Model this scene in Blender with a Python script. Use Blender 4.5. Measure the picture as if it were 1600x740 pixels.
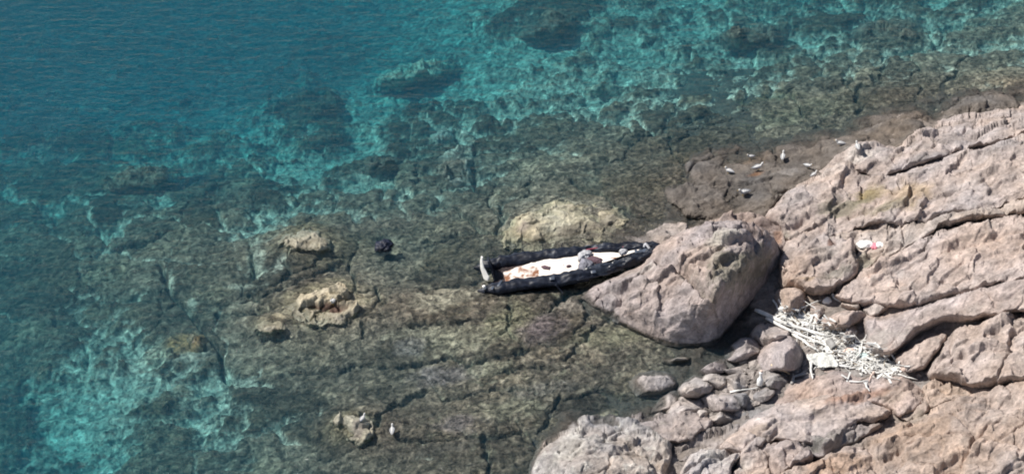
import bpy, bmesh, math, random
import numpy as np

for o in list(bpy.data.objects):
    bpy.data.objects.remove(o)
sc = bpy.context.scene
C = sc.collection
R = math.radians

# ------------------------------------------------------------------ camera
DIST, PITCH, FPX = 90.0, R(38.0), 4230.0          # looking down on the cove from a cliff path
cp, sp = math.cos(PITCH), math.sin(PITCH)
CAM = np.array([0.0, -DIST * cp, DIST * sp])
cam = bpy.data.cameras.new('camera')
cam.sensor_width = 36.0
cam.lens = 36.0 * FPX / 1600.0
cam.clip_start, cam.clip_end = 1.0, 2000.0
cam_o = bpy.data.objects.new('camera', cam)
C.objects.link(cam_o)
cam_o.location = CAM
cam_o.rotation_euler = (math.pi / 2 - PITCH, 0, 0)
sc.camera = cam_o

# ------------------------------------------------------------------ sky, sun, exposure
SUN_EL, SUN_AZ = 51.0, 165.0        # azimuth counter-clockwise from +x: the sun stands left, a little beyond the cove
world = bpy.data.worlds.new('World')
sc.world = world
world.use_nodes = True
wn = world.node_tree
wn.nodes.clear()
sky = wn.nodes.new('ShaderNodeTexSky')
sky.sky_type = 'NISHITA'
sky.sun_disc = False
sky.sun_elevation = R(SUN_EL)
sky.sun_rotation = R(90.0 - SUN_AZ)
bg = wn.nodes.new('ShaderNodeBackground')
bg.inputs['Strength'].default_value = 0.07
wo = wn.nodes.new('ShaderNodeOutputWorld')
wn.links.new(sky.outputs[0], bg.inputs[0])
wn.links.new(bg.outputs[0], wo.inputs[0])
sun = bpy.data.lights.new('sun', 'SUN')
sun.energy = 5.0
sun.angle = R(0.53)
sun.color = (1.0, 0.95, 0.88)
sun_o = bpy.data.objects.new('sun', sun)
C.objects.link(sun_o)
ce = math.cos(R(SUN_EL))
from mathutils import Vector
sdir = Vector((ce * math.cos(R(SUN_AZ)), ce * math.sin(R(SUN_AZ)), math.sin(R(SUN_EL))))
sun_o.rotation_euler = sdir.to_track_quat('Z', 'Y').to_euler()
sc.view_settings.view_transform = 'Standard'
sc.view_settings.look = 'None'
sc.view_settings.gamma = 1.0
sc.view_settings.use_curve_mapping = False
sc.view_settings.exposure = 0.22
sc.render.engine = 'CYCLES'
sc.cycles.use_denoising = True
sc.cycles.max_bounces = 6
sc.cycles.transparent_max_bounces = 12
sc.cycles.volume_bounces = 0
sc.cycles.filter_width = 1.85

# ------------------------------------------------------------------ numeric helpers
def P(u, v, z=0.0):
    """photo pixel + height above the sea -> world point(s)"""
    u = np.asarray(u, float); v = np.asarray(v, float); z = np.asarray(z, float)
    a = (u - 800.0) / FPX; b = (370.0 - v) / FPX
    dx = a; dy = cp + b * sp; dz = -sp + b * cp
    t = (z - CAM[2]) / dz
    return np.stack([CAM[0] + t * dx, CAM[1] + t * dy, z + 0 * t], -1)

def UV(x, y, z):
    dx, dy, dz = x - CAM[0], y - CAM[1], z - CAM[2]
    f = dy * cp - dz * sp
    up = dy * sp + dz * cp
    return 800.0 + FPX * dx / f, 370.0 - FPX * up / f

_rs = np.random.RandomState(7)
_perm = _rs.permutation(4096).astype(np.int64)
_grad = _rs.normal(size=(4096, 3)); _grad /= np.linalg.norm(_grad, axis=1)[:, None]

def perlin(x, y, z):
    xi, yi, zi = np.floor(x).astype(np.int64), np.floor(y).astype(np.int64), np.floor(z).astype(np.int64)
    xf, yf, zf = x - xi, y - yi, z - zi
    fx, fy, fz = [t * t * t * (t * (t * 6 - 15) + 10) for t in (xf, yf, zf)]
    out = 0
    for i in (0, 1):
        wx = fx if i else 1 - fx
        for j in (0, 1):
            wy = fy if j else 1 - fy
            for k in (0, 1):
                wz = fz if k else 1 - fz
                h = _perm[(_perm[(_perm[(xi + i) & 4095] + yi + j) & 4095] + zi + k) & 4095]
                g = _grad[h]
                out = out + wx * wy * wz * (g[..., 0] * (xf - i) + g[..., 1] * (yf - j) + g[..., 2] * (zf - k))
    return out * 1.6

def fbm(x, y, z, s, octv=4, gain=.5, ridged=False, seed=0.0):
    a, tot, nrm = 1.0, 0.0, 0.0
    f = s
    for o in range(octv):
        n = perlin(x * f + seed + 17.3 * o, y * f + 3.1 * seed + 5.7 * o, z * f + 9.2 * o + .37)
        if ridged:
            n = 1 - 2 * np.abs(n)
        tot = tot + a * n; nrm += a
        a *= gain; f *= 2.03
    return tot / nrm

def cells(a, b, s, seed=0):
    """fracture blocks: distance to the block edge, a random level and tilt for each block"""
    x, y = a * s, b * s
    xi, yi = np.floor(x).astype(np.int64), np.floor(y).astype(np.int64)
    f1 = np.full(x.shape, 1e9); f2 = f1.copy(); val = np.zeros(x.shape)
    for i in (-1, 0, 1):
        for j in (-1, 0, 1):
            h = _perm[(_perm[(xi + i + seed * 131) & 4095] + yi + j) & 4095]
            g = _grad[h]
            cx, cy = xi + i + .5 + .42 * np.clip(g[..., 0] * 1.5, -1, 1), yi + j + .5 + .42 * np.clip(g[..., 1] * 1.5, -1, 1)
            dx, dy = x - cx, y - cy
            d = np.sqrt(dx * dx + dy * dy)
            g2 = _grad[(h * 7 + 13) & 4095]
            v = g[..., 2] + 1.1 * (g2[..., 0] * dx + g2[..., 1] * dy)
            m = d < f1
            f2 = np.where(m, f1, np.minimum(f2, d)); val = np.where(m, v, val); f1 = np.where(m, d, f1)
    return f2 - f1, val

def sstep(a, b, x):
    t = np.clip((x - a) / (b - a), 0, 1)
    return t * t * (3 - 2 * t)

class TPS:
    def __init__(self, pts, vals, lam=1e-3):
        p = np.asarray(pts, float); n = len(p)
        self.p = p
        d = np.linalg.norm(p[:, None] - p[None], axis=2)
        K = self.k(d) + lam * np.eye(n)
        Q = np.hstack([np.ones((n, 1)), p])
        A = np.block([[K, Q], [Q.T, np.zeros((3, 3))]])
        self.w = np.linalg.solve(A, np.concatenate([np.asarray(vals, float), np.zeros(3)]))
    @staticmethod
    def k(d):
        return np.where(d > 1e-9, d * d * np.log(np.maximum(d, 1e-9)), 0)
    def __call__(self, x, y):
        x = np.asarray(x, float); y = np.asarray(y, float)
        sh = x.shape; x = x.ravel(); y = y.ravel()
        out = self.w[-3] + self.w[-2] * x + self.w[-1] * y
        for i in range(len(self.p)):
            d2 = (x - self.p[i, 0]) ** 2 + (y - self.p[i, 1]) ** 2
            out = out + self.w[i] * .5 * d2 * np.log(np.maximum(d2, 1e-12))
        return out.reshape(sh)

def smooth_poly(poly, k=4):
    p = np.asarray(poly, float); n = len(p); out = []
    for i in range(n):
        a, b, c, d = p[i - 1], p[i], p[(i + 1) % n], p[(i + 2) % n]
        for j in range(k):
            t = j / k
            m0, m1 = (c - a) * .38, (d - b) * .38
            out.append((2*t**3-3*t**2+1)*b + (t**3-2*t**2+t)*m0 + (-2*t**3+3*t**2)*c + (t**3-t**2)*m1)
    return np.array(out)

def seg_dist(u, v, pl, closed=False):
    d = np.full(u.shape, 1e9)
    n = len(pl)
    for i in range(n if closed else n - 1):
        a, b = pl[i], pl[(i + 1) % n]
        ex, ey = b[0] - a[0], b[1] - a[1]
        t = np.clip(((u - a[0]) * ex + (v - a[1]) * ey) / max(ex * ex + ey * ey, 1e-9), 0, 1)
        d = np.minimum(d, (u - a[0] - t * ex) ** 2 + (v - a[1] - t * ey) ** 2)
    return np.sqrt(d)

def poly_sd(u, v, pl):
    d = seg_dist(u, v, pl, True)
    ins = np.zeros(u.shape, bool)
    n = len(pl)
    for i in range(n):
        a, b = pl[i], pl[(i + 1) % n]
        if a[1] == b[1]:
            continue
        cond = (a[1] > v) != (b[1] > v)
        ins ^= cond & (u < (b[0] - a[0]) * (v - a[1]) / (b[1] - a[1]) + a[0])
    return np.where(ins, d, -d)

# ------------------------------------------------------------------ mesh helpers
def mesh_from(name, co, quads, col=None, smooth=True):
    me = bpy.data.meshes.new(name)
    co = np.asarray(co, np.float32); quads = np.asarray(quads, np.int32)
    nv, nf, k = len(co), len(quads), quads.shape[1]
    me.vertices.add(nv); me.vertices.foreach_set('co', co.ravel())
    me.loops.add(nf * k); me.loops.foreach_set('vertex_index', quads.ravel())
    me.polygons.add(nf)
    me.polygons.foreach_set('loop_start', np.arange(nf, dtype=np.int32) * k)
    me.polygons.foreach_set('loop_total', np.full(nf, k, np.int32))
    me.polygons.foreach_set('use_smooth', np.full(nf, smooth))
    if col is not None:
        ca = me.color_attributes.new('Col', 'FLOAT_COLOR', 'POINT')
        c = np.ones((nv, 4), np.float32); c[:, :col.shape[1]] = col
        ca.data.foreach_set('color', c.ravel())
    me.update(calc_edges=True)
    me.validate()
    return me

def link(name, me, mat=None, parent=None):
    o = bpy.data.objects.new(name, me)
    C.objects.link(o)
    if mat is not None and me is not None:
        me.materials.clear(); me.materials.append(mat)
    if parent is not None:
        o.parent = parent
    return o

def tag(o, label=None, cat=None, group=None, kind=None):
    if label: o['label'] = label
    if cat: o['category'] = cat
    if group: o['group'] = group
    if kind: o['kind'] = kind
    return o

def bm_obj(name, bm, mat, parent=None, smooth=True):
    me = bpy.data.meshes.new(name)
    bm.normal_update(); bm.to_mesh(me); bm.free()
    if smooth:
        me.polygons.foreach_set('use_smooth', np.ones(len(me.polygons), bool))
    return link(name, me, mat, parent)

def grid_quads(mask):
    idx = -np.ones(mask.shape, np.int64)
    idx[mask] = np.arange(mask.sum())
    a, b, c, d = idx[:-1, :-1], idx[:-1, 1:], idx[1:, 1:], idx[1:, :-1]
    ok = (a >= 0) & (b >= 0) & (c >= 0) & (d >= 0)
    return np.stack([a[ok], b[ok], c[ok], d[ok]], -1)

# ------------------------------------------------------------------ materials
def new_mat(name):
    m = bpy.data.materials.new(name); m.use_nodes = True
    nt = m.node_tree; nt.nodes.clear()
    out = nt.nodes.new('ShaderNodeOutputMaterial')
    return m, nt, out

def N(nt, t, **kw):
    n = nt.nodes.new(t)
    for k, v in kw.items():
        if k in n.inputs: n.inputs[k].default_value = v
        else: setattr(n, k, v)
    return n

def noise_node(nt, scale, detail=6.0, rough=.6, dist=0.0, vec=None):
    n = N(nt, 'ShaderNodeTexNoise', Scale=scale, Detail=detail, Roughness=rough, Distortion=dist)
    if vec is not None: nt.links.new(vec, n.inputs['Vector'])
    return n

def ramp(nt, fac, stops):
    r = nt.nodes.new('ShaderNodeValToRGB')
    el = r.color_ramp.elements
    while len(el) < len(stops): el.new(0.5)
    for e, (p, c) in zip(el, stops):
        e.position = p; e.color = (c[0], c[1], c[2], 1) if isinstance(c, tuple) else (c, c, c, 1)
    nt.links.new(fac, r.inputs[0])
    return r.outputs[0]

def mixc(nt, mode, fac, a, b):
    m = nt.nodes.new('ShaderNodeMix'); m.data_type = 'RGBA'; m.blend_type = mode
    if isinstance(fac, (int, float)): m.inputs[0].default_value = fac
    else: nt.links.new(fac, m.inputs[0])
    for k, s in ((6, a), (7, b)):
        if isinstance(s, tuple): m.inputs[k].default_value = (*s, 1)
        else: nt.links.new(s, m.inputs[k])
    return m.outputs[2]

def rock_material(name, scales, contrast, bump, rough, curl=.4, span=(.31, .67)):
    """colour attribute (what the stone is) broken up by grain, pits and streaks"""
    m, nt, out = new_mat(name)
    geo = nt.nodes.new('ShaderNodeNewGeometry')
    att = N(nt, 'ShaderNodeAttribute', attribute_name='Col')
    n1 = noise_node(nt, scales[0], 8, .65, curl, geo.outputs['Position'])
    n2 = noise_node(nt, scales[1], 6, .7, .2, geo.outputs['Position'])
    lo, hi = contrast
    c1 = ramp(nt, n1.outputs[0], [(span[0], lo), (span[1], hi)])
    c2 = ramp(nt, n2.outputs[0], [(span[0], lo), (span[1], hi)])
    col = mixc(nt, 'MULTIPLY', 1.0, att.outputs[0], c1)
    col = mixc(nt, 'MULTIPLY', .8, col, c2)
    b = N(nt, 'ShaderNodeBsdfPrincipled', Roughness=rough)
    b.inputs['Specular IOR Level'].default_value = .25
    nt.links.new(col, b.inputs['Base Color'])
    rr = N(nt, 'ShaderNodeMapRange'); rr.inputs[3].default_value = .32; rr.inputs[4].default_value = rough
    nt.links.new(att.outputs['Alpha'], rr.inputs[0]); nt.links.new(rr.outputs[0], b.inputs['Roughness'])
    bp = N(nt, 'ShaderNodeBump', Strength=bump[0], Distance=bump[1])
    nt.links.new(n2.outputs[0], bp.inputs['Height'])
    bp2 = N(nt, 'ShaderNodeBump', Strength=bump[0], Distance=bump[1] * 2.5)
    nt.links.new(n1.outputs[0], bp2.inputs['Height']); nt.links.new(bp.outputs[0], bp2.inputs['Normal'])
    nt.links.new(bp2.outputs[0], b.inputs['Normal'])
    nt.links.new(b.outputs[0], out.inputs[0])
    return m

M_ROCK = rock_material('shore_rock', (2.2, 10.0), (.62, 1.25), (.8, .06), .88)
M_REEF = rock_material('algae_reef', (2.5, 6.0), (.38, 2.0), (1.0, .10), .9, 1.3, (.36, .65))

def plain(name, col, rough=.6, scale=8.0, var=.25, spec=.3, bump=.2, dist=.01):
    m, nt, out = new_mat(name)
    geo = nt.nodes.new('ShaderNodeNewGeometry')
    n = noise_node(nt, scale, 6, .65, .3, geo.outputs['Position'])
    f = ramp(nt, n.outputs[0], [(.3, 1 - var), (.7, 1 + var)])
    c = mixc(nt, 'MULTIPLY', 1.0, col, f)
    b = N(nt, 'ShaderNodeBsdfPrincipled', Roughness=rough)
    b.inputs['Specular IOR Level'].default_value = spec
    nt.links.new(c, b.inputs['Base Color'])
    bp = N(nt, 'ShaderNodeBump', Strength=bump, Distance=dist)
    nt.links.new(n.outputs[0], bp.inputs['Height']); nt.links.new(bp.outputs[0], b.inputs['Normal'])
    nt.links.new(b.outputs[0], out.inputs[0])
    return m

# ------------------------------------------------------------------ the sea bed (world grid)
BED = [(-300,-250,-6.5),(0,-150,-6.2),(400,-200,-6),(900,-200,-3.6),(1500,-200,-2),(2000,-150,-1),(-300,200,-5),(-300,500,-3),(-200,900,-2.6),(400,950,-1.0),(800,950,-.5),
 (0,0,-5.2),(143,0,-4.9),(300,20,-4.6),(450,0,-4.2),(600,0,-3.4),(700,0,-2.6),(800,0,-2.1),(900,10,-1.85),(1000,0,-1.8),(1200,0,-1.9),(1457,0,-1.35),(1600,0,-1.1),
 (0,100,-4.8),(143,100,-4.5),(300,110,-4.2),(450,100,-3.7),(600,90,-2.9),(700,100,-2.4),(800,100,-1.75),(1000,100,-1.45),(1200,100,-1.1),(1457,90,-.7),(1600,90,-.55),
 (0,200,-3.9),(143,200,-3.5),(250,200,-3.2),(350,200,-2.9),(480,190,-2.4),(600,200,-1.9),(700,200,-1.5),(800,200,-1.1),(1000,200,-.75),(1200,170,-.5),(1400,150,-.2),(1600,140,-.15),
 (0,300,-2.6),(143,300,-2.3),(250,300,-2.0),(350,300,-1.7),(480,300,-1.4),(600,300,-1.0),(700,300,-.8),(800,300,-.55),(950,290,-.3),(1100,270,-.16),
 (0,400,-2.0),(143,400,-1.4),(250,390,-1.0),(340,390,-.8),(450,390,-.35),(600,400,-.45),(740,420,-.3),(860,400,-.25),
 (0,500,-2.0),(143,500,-1.3),(230,500,-1.05),(300,500,-1.0),(400,500,-.42),(510,480,-.22),(650,500,-.2),(800,480,-.16),(880,470,-.16),
 (0,600,-2.2),(143,580,-1.35),(220,570,-1.05),(330,590,-.95),(420,590,-.7),(600,600,-.38),(800,600,-.22),(960,560,-.2),(1080,565,-.3),(900,640,-.25),
 (0,740,-2.3),(143,720,-1.9),(250,740,-1.4),(380,700,-1.1),(480,740,-.65),(560,660,-.26),(700,740,-.26),(820,720,-.25),(900,760,-.4),
 (1150,560,-.5),(1200,450,-.7),(1300,300,-.6),(1457,240,-.6),(1600,220,-.6),(1457,500,-1),(1600,600,-1),(1300,650,-.8),(1100,700,-.6),(1457,800,-1),(1900,500,-1.2)]
bw = np.array([P(u, v, z)[:2] for u, v, z in BED])
bed_tps = TPS(bw, [b[2] for b in BED], 1e-2)

REEF_BIAS = [(0,0,-1.1),(143,0,-1.1),(400,0,-1.1),(600,0,-.8),(750,0,-.25),(860,40,.5),(1000,20,.0),(1200,20,-.05),(1457,20,.15),(1600,20,.3),
 (143,100,-1.2),(300,100,-1.2),(450,100,-1.0),(600,75,-.9),(740,70,-.55),(700,140,-.35),(860,110,-.25),(1000,100,-.15),(1200,80,.1),(1457,100,.45),(1600,100,.6),
 (143,190,-.7),(300,190,-.55),(400,180,-.6),(480,165,.5),(570,170,-.5),(640,180,.35),(760,190,.25),(860,190,.1),(1000,180,.25),(1200,180,.6),(1457,160,1),
 (200,285,.7),(300,280,.2),(390,240,.1),(420,300,.0),(520,240,-.35),(600,270,.1),(700,270,.2),(790,260,.5),(900,250,.7),(1100,250,1.),
 (143,360,.3),(230,345,.6),(365,325,.5),(480,320,-.1),(560,340,.5),(640,350,.8),(760,330,.5),(880,320,.9),
 (0,420,.5),(200,440,.7),(300,440,.6),(400,400,-.1),(500,420,1.),(650,420,1.),(800,450,1.2),
 (143,540,.1),(200,560,-.6),(290,545,.5),(230,610,-.5),(330,600,-.35),(400,540,.9),(430,610,.6),(600,560,1.1),(800,600,1.2),
 (0,620,.0),(160,690,-.5),(240,660,.45),(300,690,.2),(380,670,-.15),(460,690,.7),(600,700,1.1),(800,720,1.2),(1000,560,1.),(0,760,.0),(1457,500,1),(1600,740,1)]
reef_tps = TPS([(u / 100, v / 100) for u, v, _ in REEF_BIAS], [b[2] for b in REEF_BIAS], 2e-2)

REEF_SEEDS = [(210,285),(365,325),(230,345),(480,165),(505,210),(400,215),(410,250),(445,285),(640,105),(570,258),(690,190),(700,265),(780,250),(580,300),(660,310),(600,355),(840,45),
 (930,70),(1000,110),(990,40),(1100,60),(1180,30),(1300,40),(1400,60),(1120,120),(1250,110),(1380,130),(1520,60),(880,170),(980,170),(1080,180),(900,250),(1000,240),(860,300),
 (200,440),(310,430),(160,500),(290,550),(250,640),(230,700),(440,400),(520,370),(600,420),(690,420),(480,450),(400,520),(560,510),(640,480),(700,478),(760,480),(660,530),(740,530),(820,470),
 (850,515),(690,590),(780,560),(850,580),(930,540),(900,640),(930,600),(760,650),(620,640),(560,600),(480,580),(430,640),(500,680),(620,690),(700,710),(800,690),(860,660),(560,740),(430,720),
 (60,440),(60,300),(40,560),(80,660),(1540,120),(1480,20),(760,120),(340,180),(1010,520),(980,480)]
_r = np.random.RandomState(3)
for gu in range(-40, 1640, 88):
    for gv in range(120, 400, 52):
        if gv < 400 - (gu - 500) * .28 or gu < 500:
            REEF_SEEDS.append((gu + _r.uniform(-38, 38), gv + _r.uniform(-22, 22)))
CRACKS = [  # polyline, half width px, depth m
 ([(645,515),(686,509),(730,507),(799,500)],2.6,.40),([(795,478),(799,500)],2.2,.3),([(622,578),(665,570),(708,557),(738,570),(764,561),(805,555),(829,546)],3.2,.40),
 ([(766,591),(788,583),(829,576),(900,567)],2.4,.3),([(584,670),(613,639),(646,625),(665,619)],3.5,.5),([(570,660),(590,668)],8,.5),([(622,692),(680,688),(713,687),(824,682),(860,682)],2.6,.35),
 ([(380,478),(410,465),(490,435),(535,415)],3.6,.5),([(640,395),(685,380),(715,370)],3,.4),([(405,600),(470,587),(520,585),(555,575),(630,575)],2.6,.35),
 ([(355,590),(340,550),(310,515),(265,465),(250,425)],4,.7),([(395,440),(392,385)],4,.5),([(740,235),(742,300)],4,.8),([(742,300),(790,304)],3,.4),
 ([(600,380),(598,402)],11,.25),([(610,398),(625,402)],5,.2),([(280,295),(325,270)],11,.9),([(600,128),(650,124),(715,112)],5,.9),([(880,562),(930,516),(955,505)],3,.4),([(585,455),(590,475),(570,500),(560,530)],2.5,.3),
 ([(845,680),(870,640),(880,620)],3,.4),([(800,380),(840,390)],2,.2),([(1130,300),(1200,256)],2,.15),([(143,410),(200,395),(270,370)],4,.6),([(340,500),(420,492)],4,.5),([(760,440),(700,450),(660,462)],2.5,.3),
 ([(905,470),(960,505),(1010,530)],2.5,.3),([(690,628),(760,615),(840,612)],2.5,.25),([(905,330),(960,370)],2,.2),([(860,150),(960,140),(1040,128)],3,.4),([(1000,210),(1090,190),(1180,150)],3,.3)]
# colour of the bed itself: sand, bare pale stone, olive weed; also a darkened pit and the painted shade of a reef head (u, v, ru, rv, colour, strength, angle)
BED_TINT = [(505,480,80,34,(0.300,0.270,0.180),.7),(475,378,52,22,(0.260,0.230,0.160),.7),(427,511,36,12,(0.260,0.230,0.160),.6),(552,672,44,26,(0.280,0.250,0.170),.65),(880,352,115,42,(0.270,0.250,0.207),.7),(1140,336,36,10,(0.400,0.380,0.317),.8),(240,262,50,6,(0.620,0.580,0.480),.8),(250,285,10,16,(0.620,0.580,0.480),.7),(268,452,5,26,(0.620,0.600,0.500),.8),(300,486,8,10,(0.620,0.600,0.500),.7),(400,405,14,26,(0.500,0.500,0.420),.7),(375,452,25,5,(0.550,0.530,0.450),.6),(645,119,42,6,(0.600,0.580,0.480),.8),(600,130,16,8,(0.500,0.500,0.400),.6),
 (700,215,45,6,(0.580,0.550,0.480),.75),(735,265,6,34,(0.600,0.580,0.520),.7),(718,250,28,12,(0.330,0.300,0.260),.6),(290,545,36,14,(0.330,0.200,0.100),.8),(300,565,36,8,(0.500,0.480,0.420),.6),(245,560,16,20,(0.550,0.520,0.420),.6),
 (690,472,60,17,(0.348,0.318,0.249),.85),(648,522,44,10,(0.318,0.295,0.231),.75),(725,530,85,24,(0.303,0.281,0.211),.75),(640,545,32,14,(0.272,0.249,0.239),.7),(800,505,45,30,(0.287,0.272,0.184),.7),(760,580,50,12,(0.303,0.281,0.211),.75),(690,592,50,18,(0.196,0.166,0.166),.85),
 (848,515,42,22,(0.166,0.135,0.135),.9),(900,480,45,14,(0.242,0.211,0.184),.7),(950,530,60,20,(0.257,0.242,0.165),.65),(1090,560,40,12,(0.086,0.099,0.032),.8),(900,640,60,22,(0.039,0.035,0.030),.9),(790,642,65,15,(0.272,0.249,0.184),.7),(720,664,44,14,(0.182,0.151,0.151),.75),(850,610,62,12,(0.211,0.189,0.165),.7),
 (960,300,90,24,(0.070,0.059,0.038),.5),(1000,235,60,14,(0.098,0.070,0.049),.6),(1060,250,30,10,(0.140,0.105,0.070),.6),(600,352,115,15,(0.167,0.127,0.099),.65),(480,365,40,14,(0.112,0.091,0.056),.5),(1290,170,90,14,(0.140,0.133,0.091),.5),(1200,195,60,10,(0.168,0.168,0.119),.5),(1180,160,80,8,(0.119,0.119,0.070),.5),
 (1400,150,90,20,(0.098,0.084,0.066),.7),(1410,190,80,10,(0.084,0.070,0.059),.8),(1100,330,60,8,(0.140,0.140,0.098),.5),(1040,320,50,20,(0.098,0.084,0.070),.6),(1190,205,14,4,(0.400,0.380,0.300),.7),(880,45,70,6,(0.500,0.480,0.400),.4),(1200,100,160,5,(0.400,0.400,0.330),.35),(985,135,90,5,(0.450,0.450,0.360),.45),(520,395,60,30,(0.084,0.070,0.042),.5),
 (620,660,70,18,(0.081,0.072,0.061),.5),(700,700,80,12,(0.093,0.086,0.076),.5),(250,640,40,26,(0.077,0.059,0.035),.6),(600,392,15,14,(0.015,0.018,0.026),.9),(305,285,28,16,(0.025,0.030,0.040),.8)]  # last two entries: pit left darker, then reef head's shadow side painted dark

xf = np.concatenate([-21.5 - np.geomspace(.1, 140, 26)[::-1], np.linspace(-21.5, 21.5, 900), 21.5 + np.geomspace(.1, 140, 26)])
yf = np.concatenate([-14.5 - np.geomspace(.1, 90, 22)[::-1], np.linspace(-14.5, 18.5, 560), 18.5 + np.geomspace(.1, 190, 26)])
X, Y = np.meshgrid(xf, yf)
Xc, Yc = np.clip(X, -26, 26), np.clip(Y, -18, 24)
Z0 = np.clip(bed_tps(Xc, Yc), -6.3, -.10)
Z0 = Z0 - .10 * sstep(.12, .3, -Z0)
U, V = UV(X, Y, Z0)
# bedding runs from lower left to upper right of the frame: warp and rotate the pattern space
an = R(14.0)
A = X * math.cos(an) + Y * math.sin(an); B = -X * math.sin(an) + Y * math.cos(an)
w1 = fbm(X, Y, 0 * X, .55, 3, seed=3.0); w2 = fbm(X, Y, 0 * X, .55, 3, seed=8.0)
An, Bn = A + .6 * w1, B + .6 * w2
nbig = fbm(An * .8, Bn * 1.35, 0 * X, .62, 5, .55, seed=11.0)
nmid = fbm(An * .9, Bn * 1.3, 0 * X, 2.2, 4, .6, seed=21.0)
nfin = fbm(X, Y, 0 * X, 5.5, 3, .6, seed=31.0)
Uc, Vc = np.clip(U, -60, 1660), np.clip(V, -60, 800)
# plates: nearest seed in the warped space
Uw, Vw = U + 46 * w1 + 10 * nmid, V + 30 * w2 + 7 * nmid
best = np.full(X.shape, 1e18); sec = best.copy(); lab = np.zeros(X.shape, np.int32)
for i, (su, sv) in enumerate(REEF_SEEDS):
    du, dv = Uw - su, (Vw - sv) * 1.45 + (Uw - su) * .28
    d = np.sqrt(du * du + dv * dv)
    m = d < best
    sec = np.where(m, best, np.minimum(sec, d)); lab[m] = i; best = np.where(m, d, best)
edge = (sec - best) * .5
bias = np.clip(reef_tps(Uc / 100, Vc / 100), -1.3, 1.3)
bias = bias + .28 * sstep(140, 230, V) + .35 * sstep(2.6, 3.6, -Z0) + .25 * sstep(420, 250, U) * sstep(230, 330, V) * sstep(420, 380, V)
depth = -Z0
chan = np.exp(-(edge / (4.2 + 4.0 * nmid + 3.0 * w1)) ** 2) * sstep(.45, 1.0, depth) * sstep(-.45, .1, fbm(X, Y, 0 * X, .33, 2, seed=43.0))
M = .85 * bias + 1.15 * nbig + .85 * nmid + .30 * nfin - 1.15 * chan
reef = sstep(-.12, .30, M)
relief = sstep(-.65, .75, .85 * bias + 1.3 * nbig + .2 * nmid - .35 * chan)
depth = -Z0
lift = np.minimum(.55, .12 + .45 * sstep(.3, 1.6, depth))
Z = Z0 + lift * (relief - .5) + .07 * (reef - .5) + reef * (.05 + .05 * sstep(.3, 1.5, depth)) * nmid + .045 * nfin * (.35 + reef)
Z += .10 * nbig * sstep(.25, .8, depth)
gmask = sstep(-.25, .35, fbm(X, Y, 0 * X, .3, 2, seed=41.0))
Z -= (.03 + .30 * gmask) * np.exp(-(edge / (2.3 + 1.4 * nmid)) ** 2) * (.35 + .65 * reef)
wu, wv = U + 9 * nmid + 9 * w1 + 3 * nfin, V + 7 * nmid + 7 * w2 + 2 * nfin
nbr = fbm(X, Y, 0 * X, 1.3, 3, seed=58.0)
for pl, hw, dep in CRACKS:
    p = np.array(pl, float)
    box = (wu > p[:, 0].min() - 40) & (wu < p[:, 0].max() + 40) & (wv > p[:, 1].min() - 40) & (wv < p[:, 1].max() + 40)
    d = seg_dist(wu[box], wv[box], p)
    wdt = hw * (1 + .7 * nmid[box])
    Z[box] -= dep * np.clip(.8 + 1.5 * nbr[box], .25, 1.4) * np.exp(-(d / np.maximum(.72 * wdt, .8)) ** 2)
for u, v, ru, rv in ((505,482,70,32),(475,380,50,22),(427,512,36,14),(552,672,46,28),(880,358,115,44),(700,480,70,24),(1140,336,40,12)):
    Z += .26 * np.exp(-((U - u) / ru) ** 2 - ((V - v) / rv) ** 2)
Z = np.where(Z > -.05, -.05 - .03 * (1 - np.exp(-(Z + .05) / .05)), Z)   # swash keeps the flat just awash
# what it is made of
sand = np.array([.58, .565, .49]); weed = np.array([.090, .077, .061])
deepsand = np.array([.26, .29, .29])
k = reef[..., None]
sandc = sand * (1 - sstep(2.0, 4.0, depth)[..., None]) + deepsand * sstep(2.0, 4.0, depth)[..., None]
grass = sstep(.05, .35, fbm(A * .5, B * 1.3, 0 * X, .42, 4, seed=51.0) + .25 * nmid)[..., None] * sstep(1.6, 3.2, depth)[..., None]
sandc = sandc * (1 - .62 * grass) + np.array([.09, .11, .10]) * .62 * grass
gravel = sstep(.0, .4, nmid)[..., None]
sandc = sandc * (.72 + .4 * gravel)
curl = fbm(An, Bn, 0 * X, 3.6, 4, .65, ridged=True, seed=33.0)
weedc = weed * np.clip(1 + .9 * nmid[..., None] + .9 * nfin[..., None] + .7 * curl[..., None], .2, 3.2)
tone = 1.6 * fbm(An * .7, Bn * 1.3, 0 * X, .75, 4, .55, seed=61.0)[..., None]
pshade = np.random.RandomState(8).uniform(.62, 1.75, len(REEF_SEEDS))[lab][..., None]
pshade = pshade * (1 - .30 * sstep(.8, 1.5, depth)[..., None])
weedc = weedc * pshade
weedc = weedc * (1 + .35 * tone) + np.array([.03, .016, .0]) * np.clip(tone, 0, 1)
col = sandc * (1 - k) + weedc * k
prim = np.exp(-((M - .02) / .13) ** 2)[..., None] * sstep(-.05, .3, fbm(X, Y, 0 * X, 1.1, 3, seed=66.0))[..., None]
col = col * (1 - .8 * prim) + np.array([.55, .52, .44]) * .8 * prim
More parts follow.
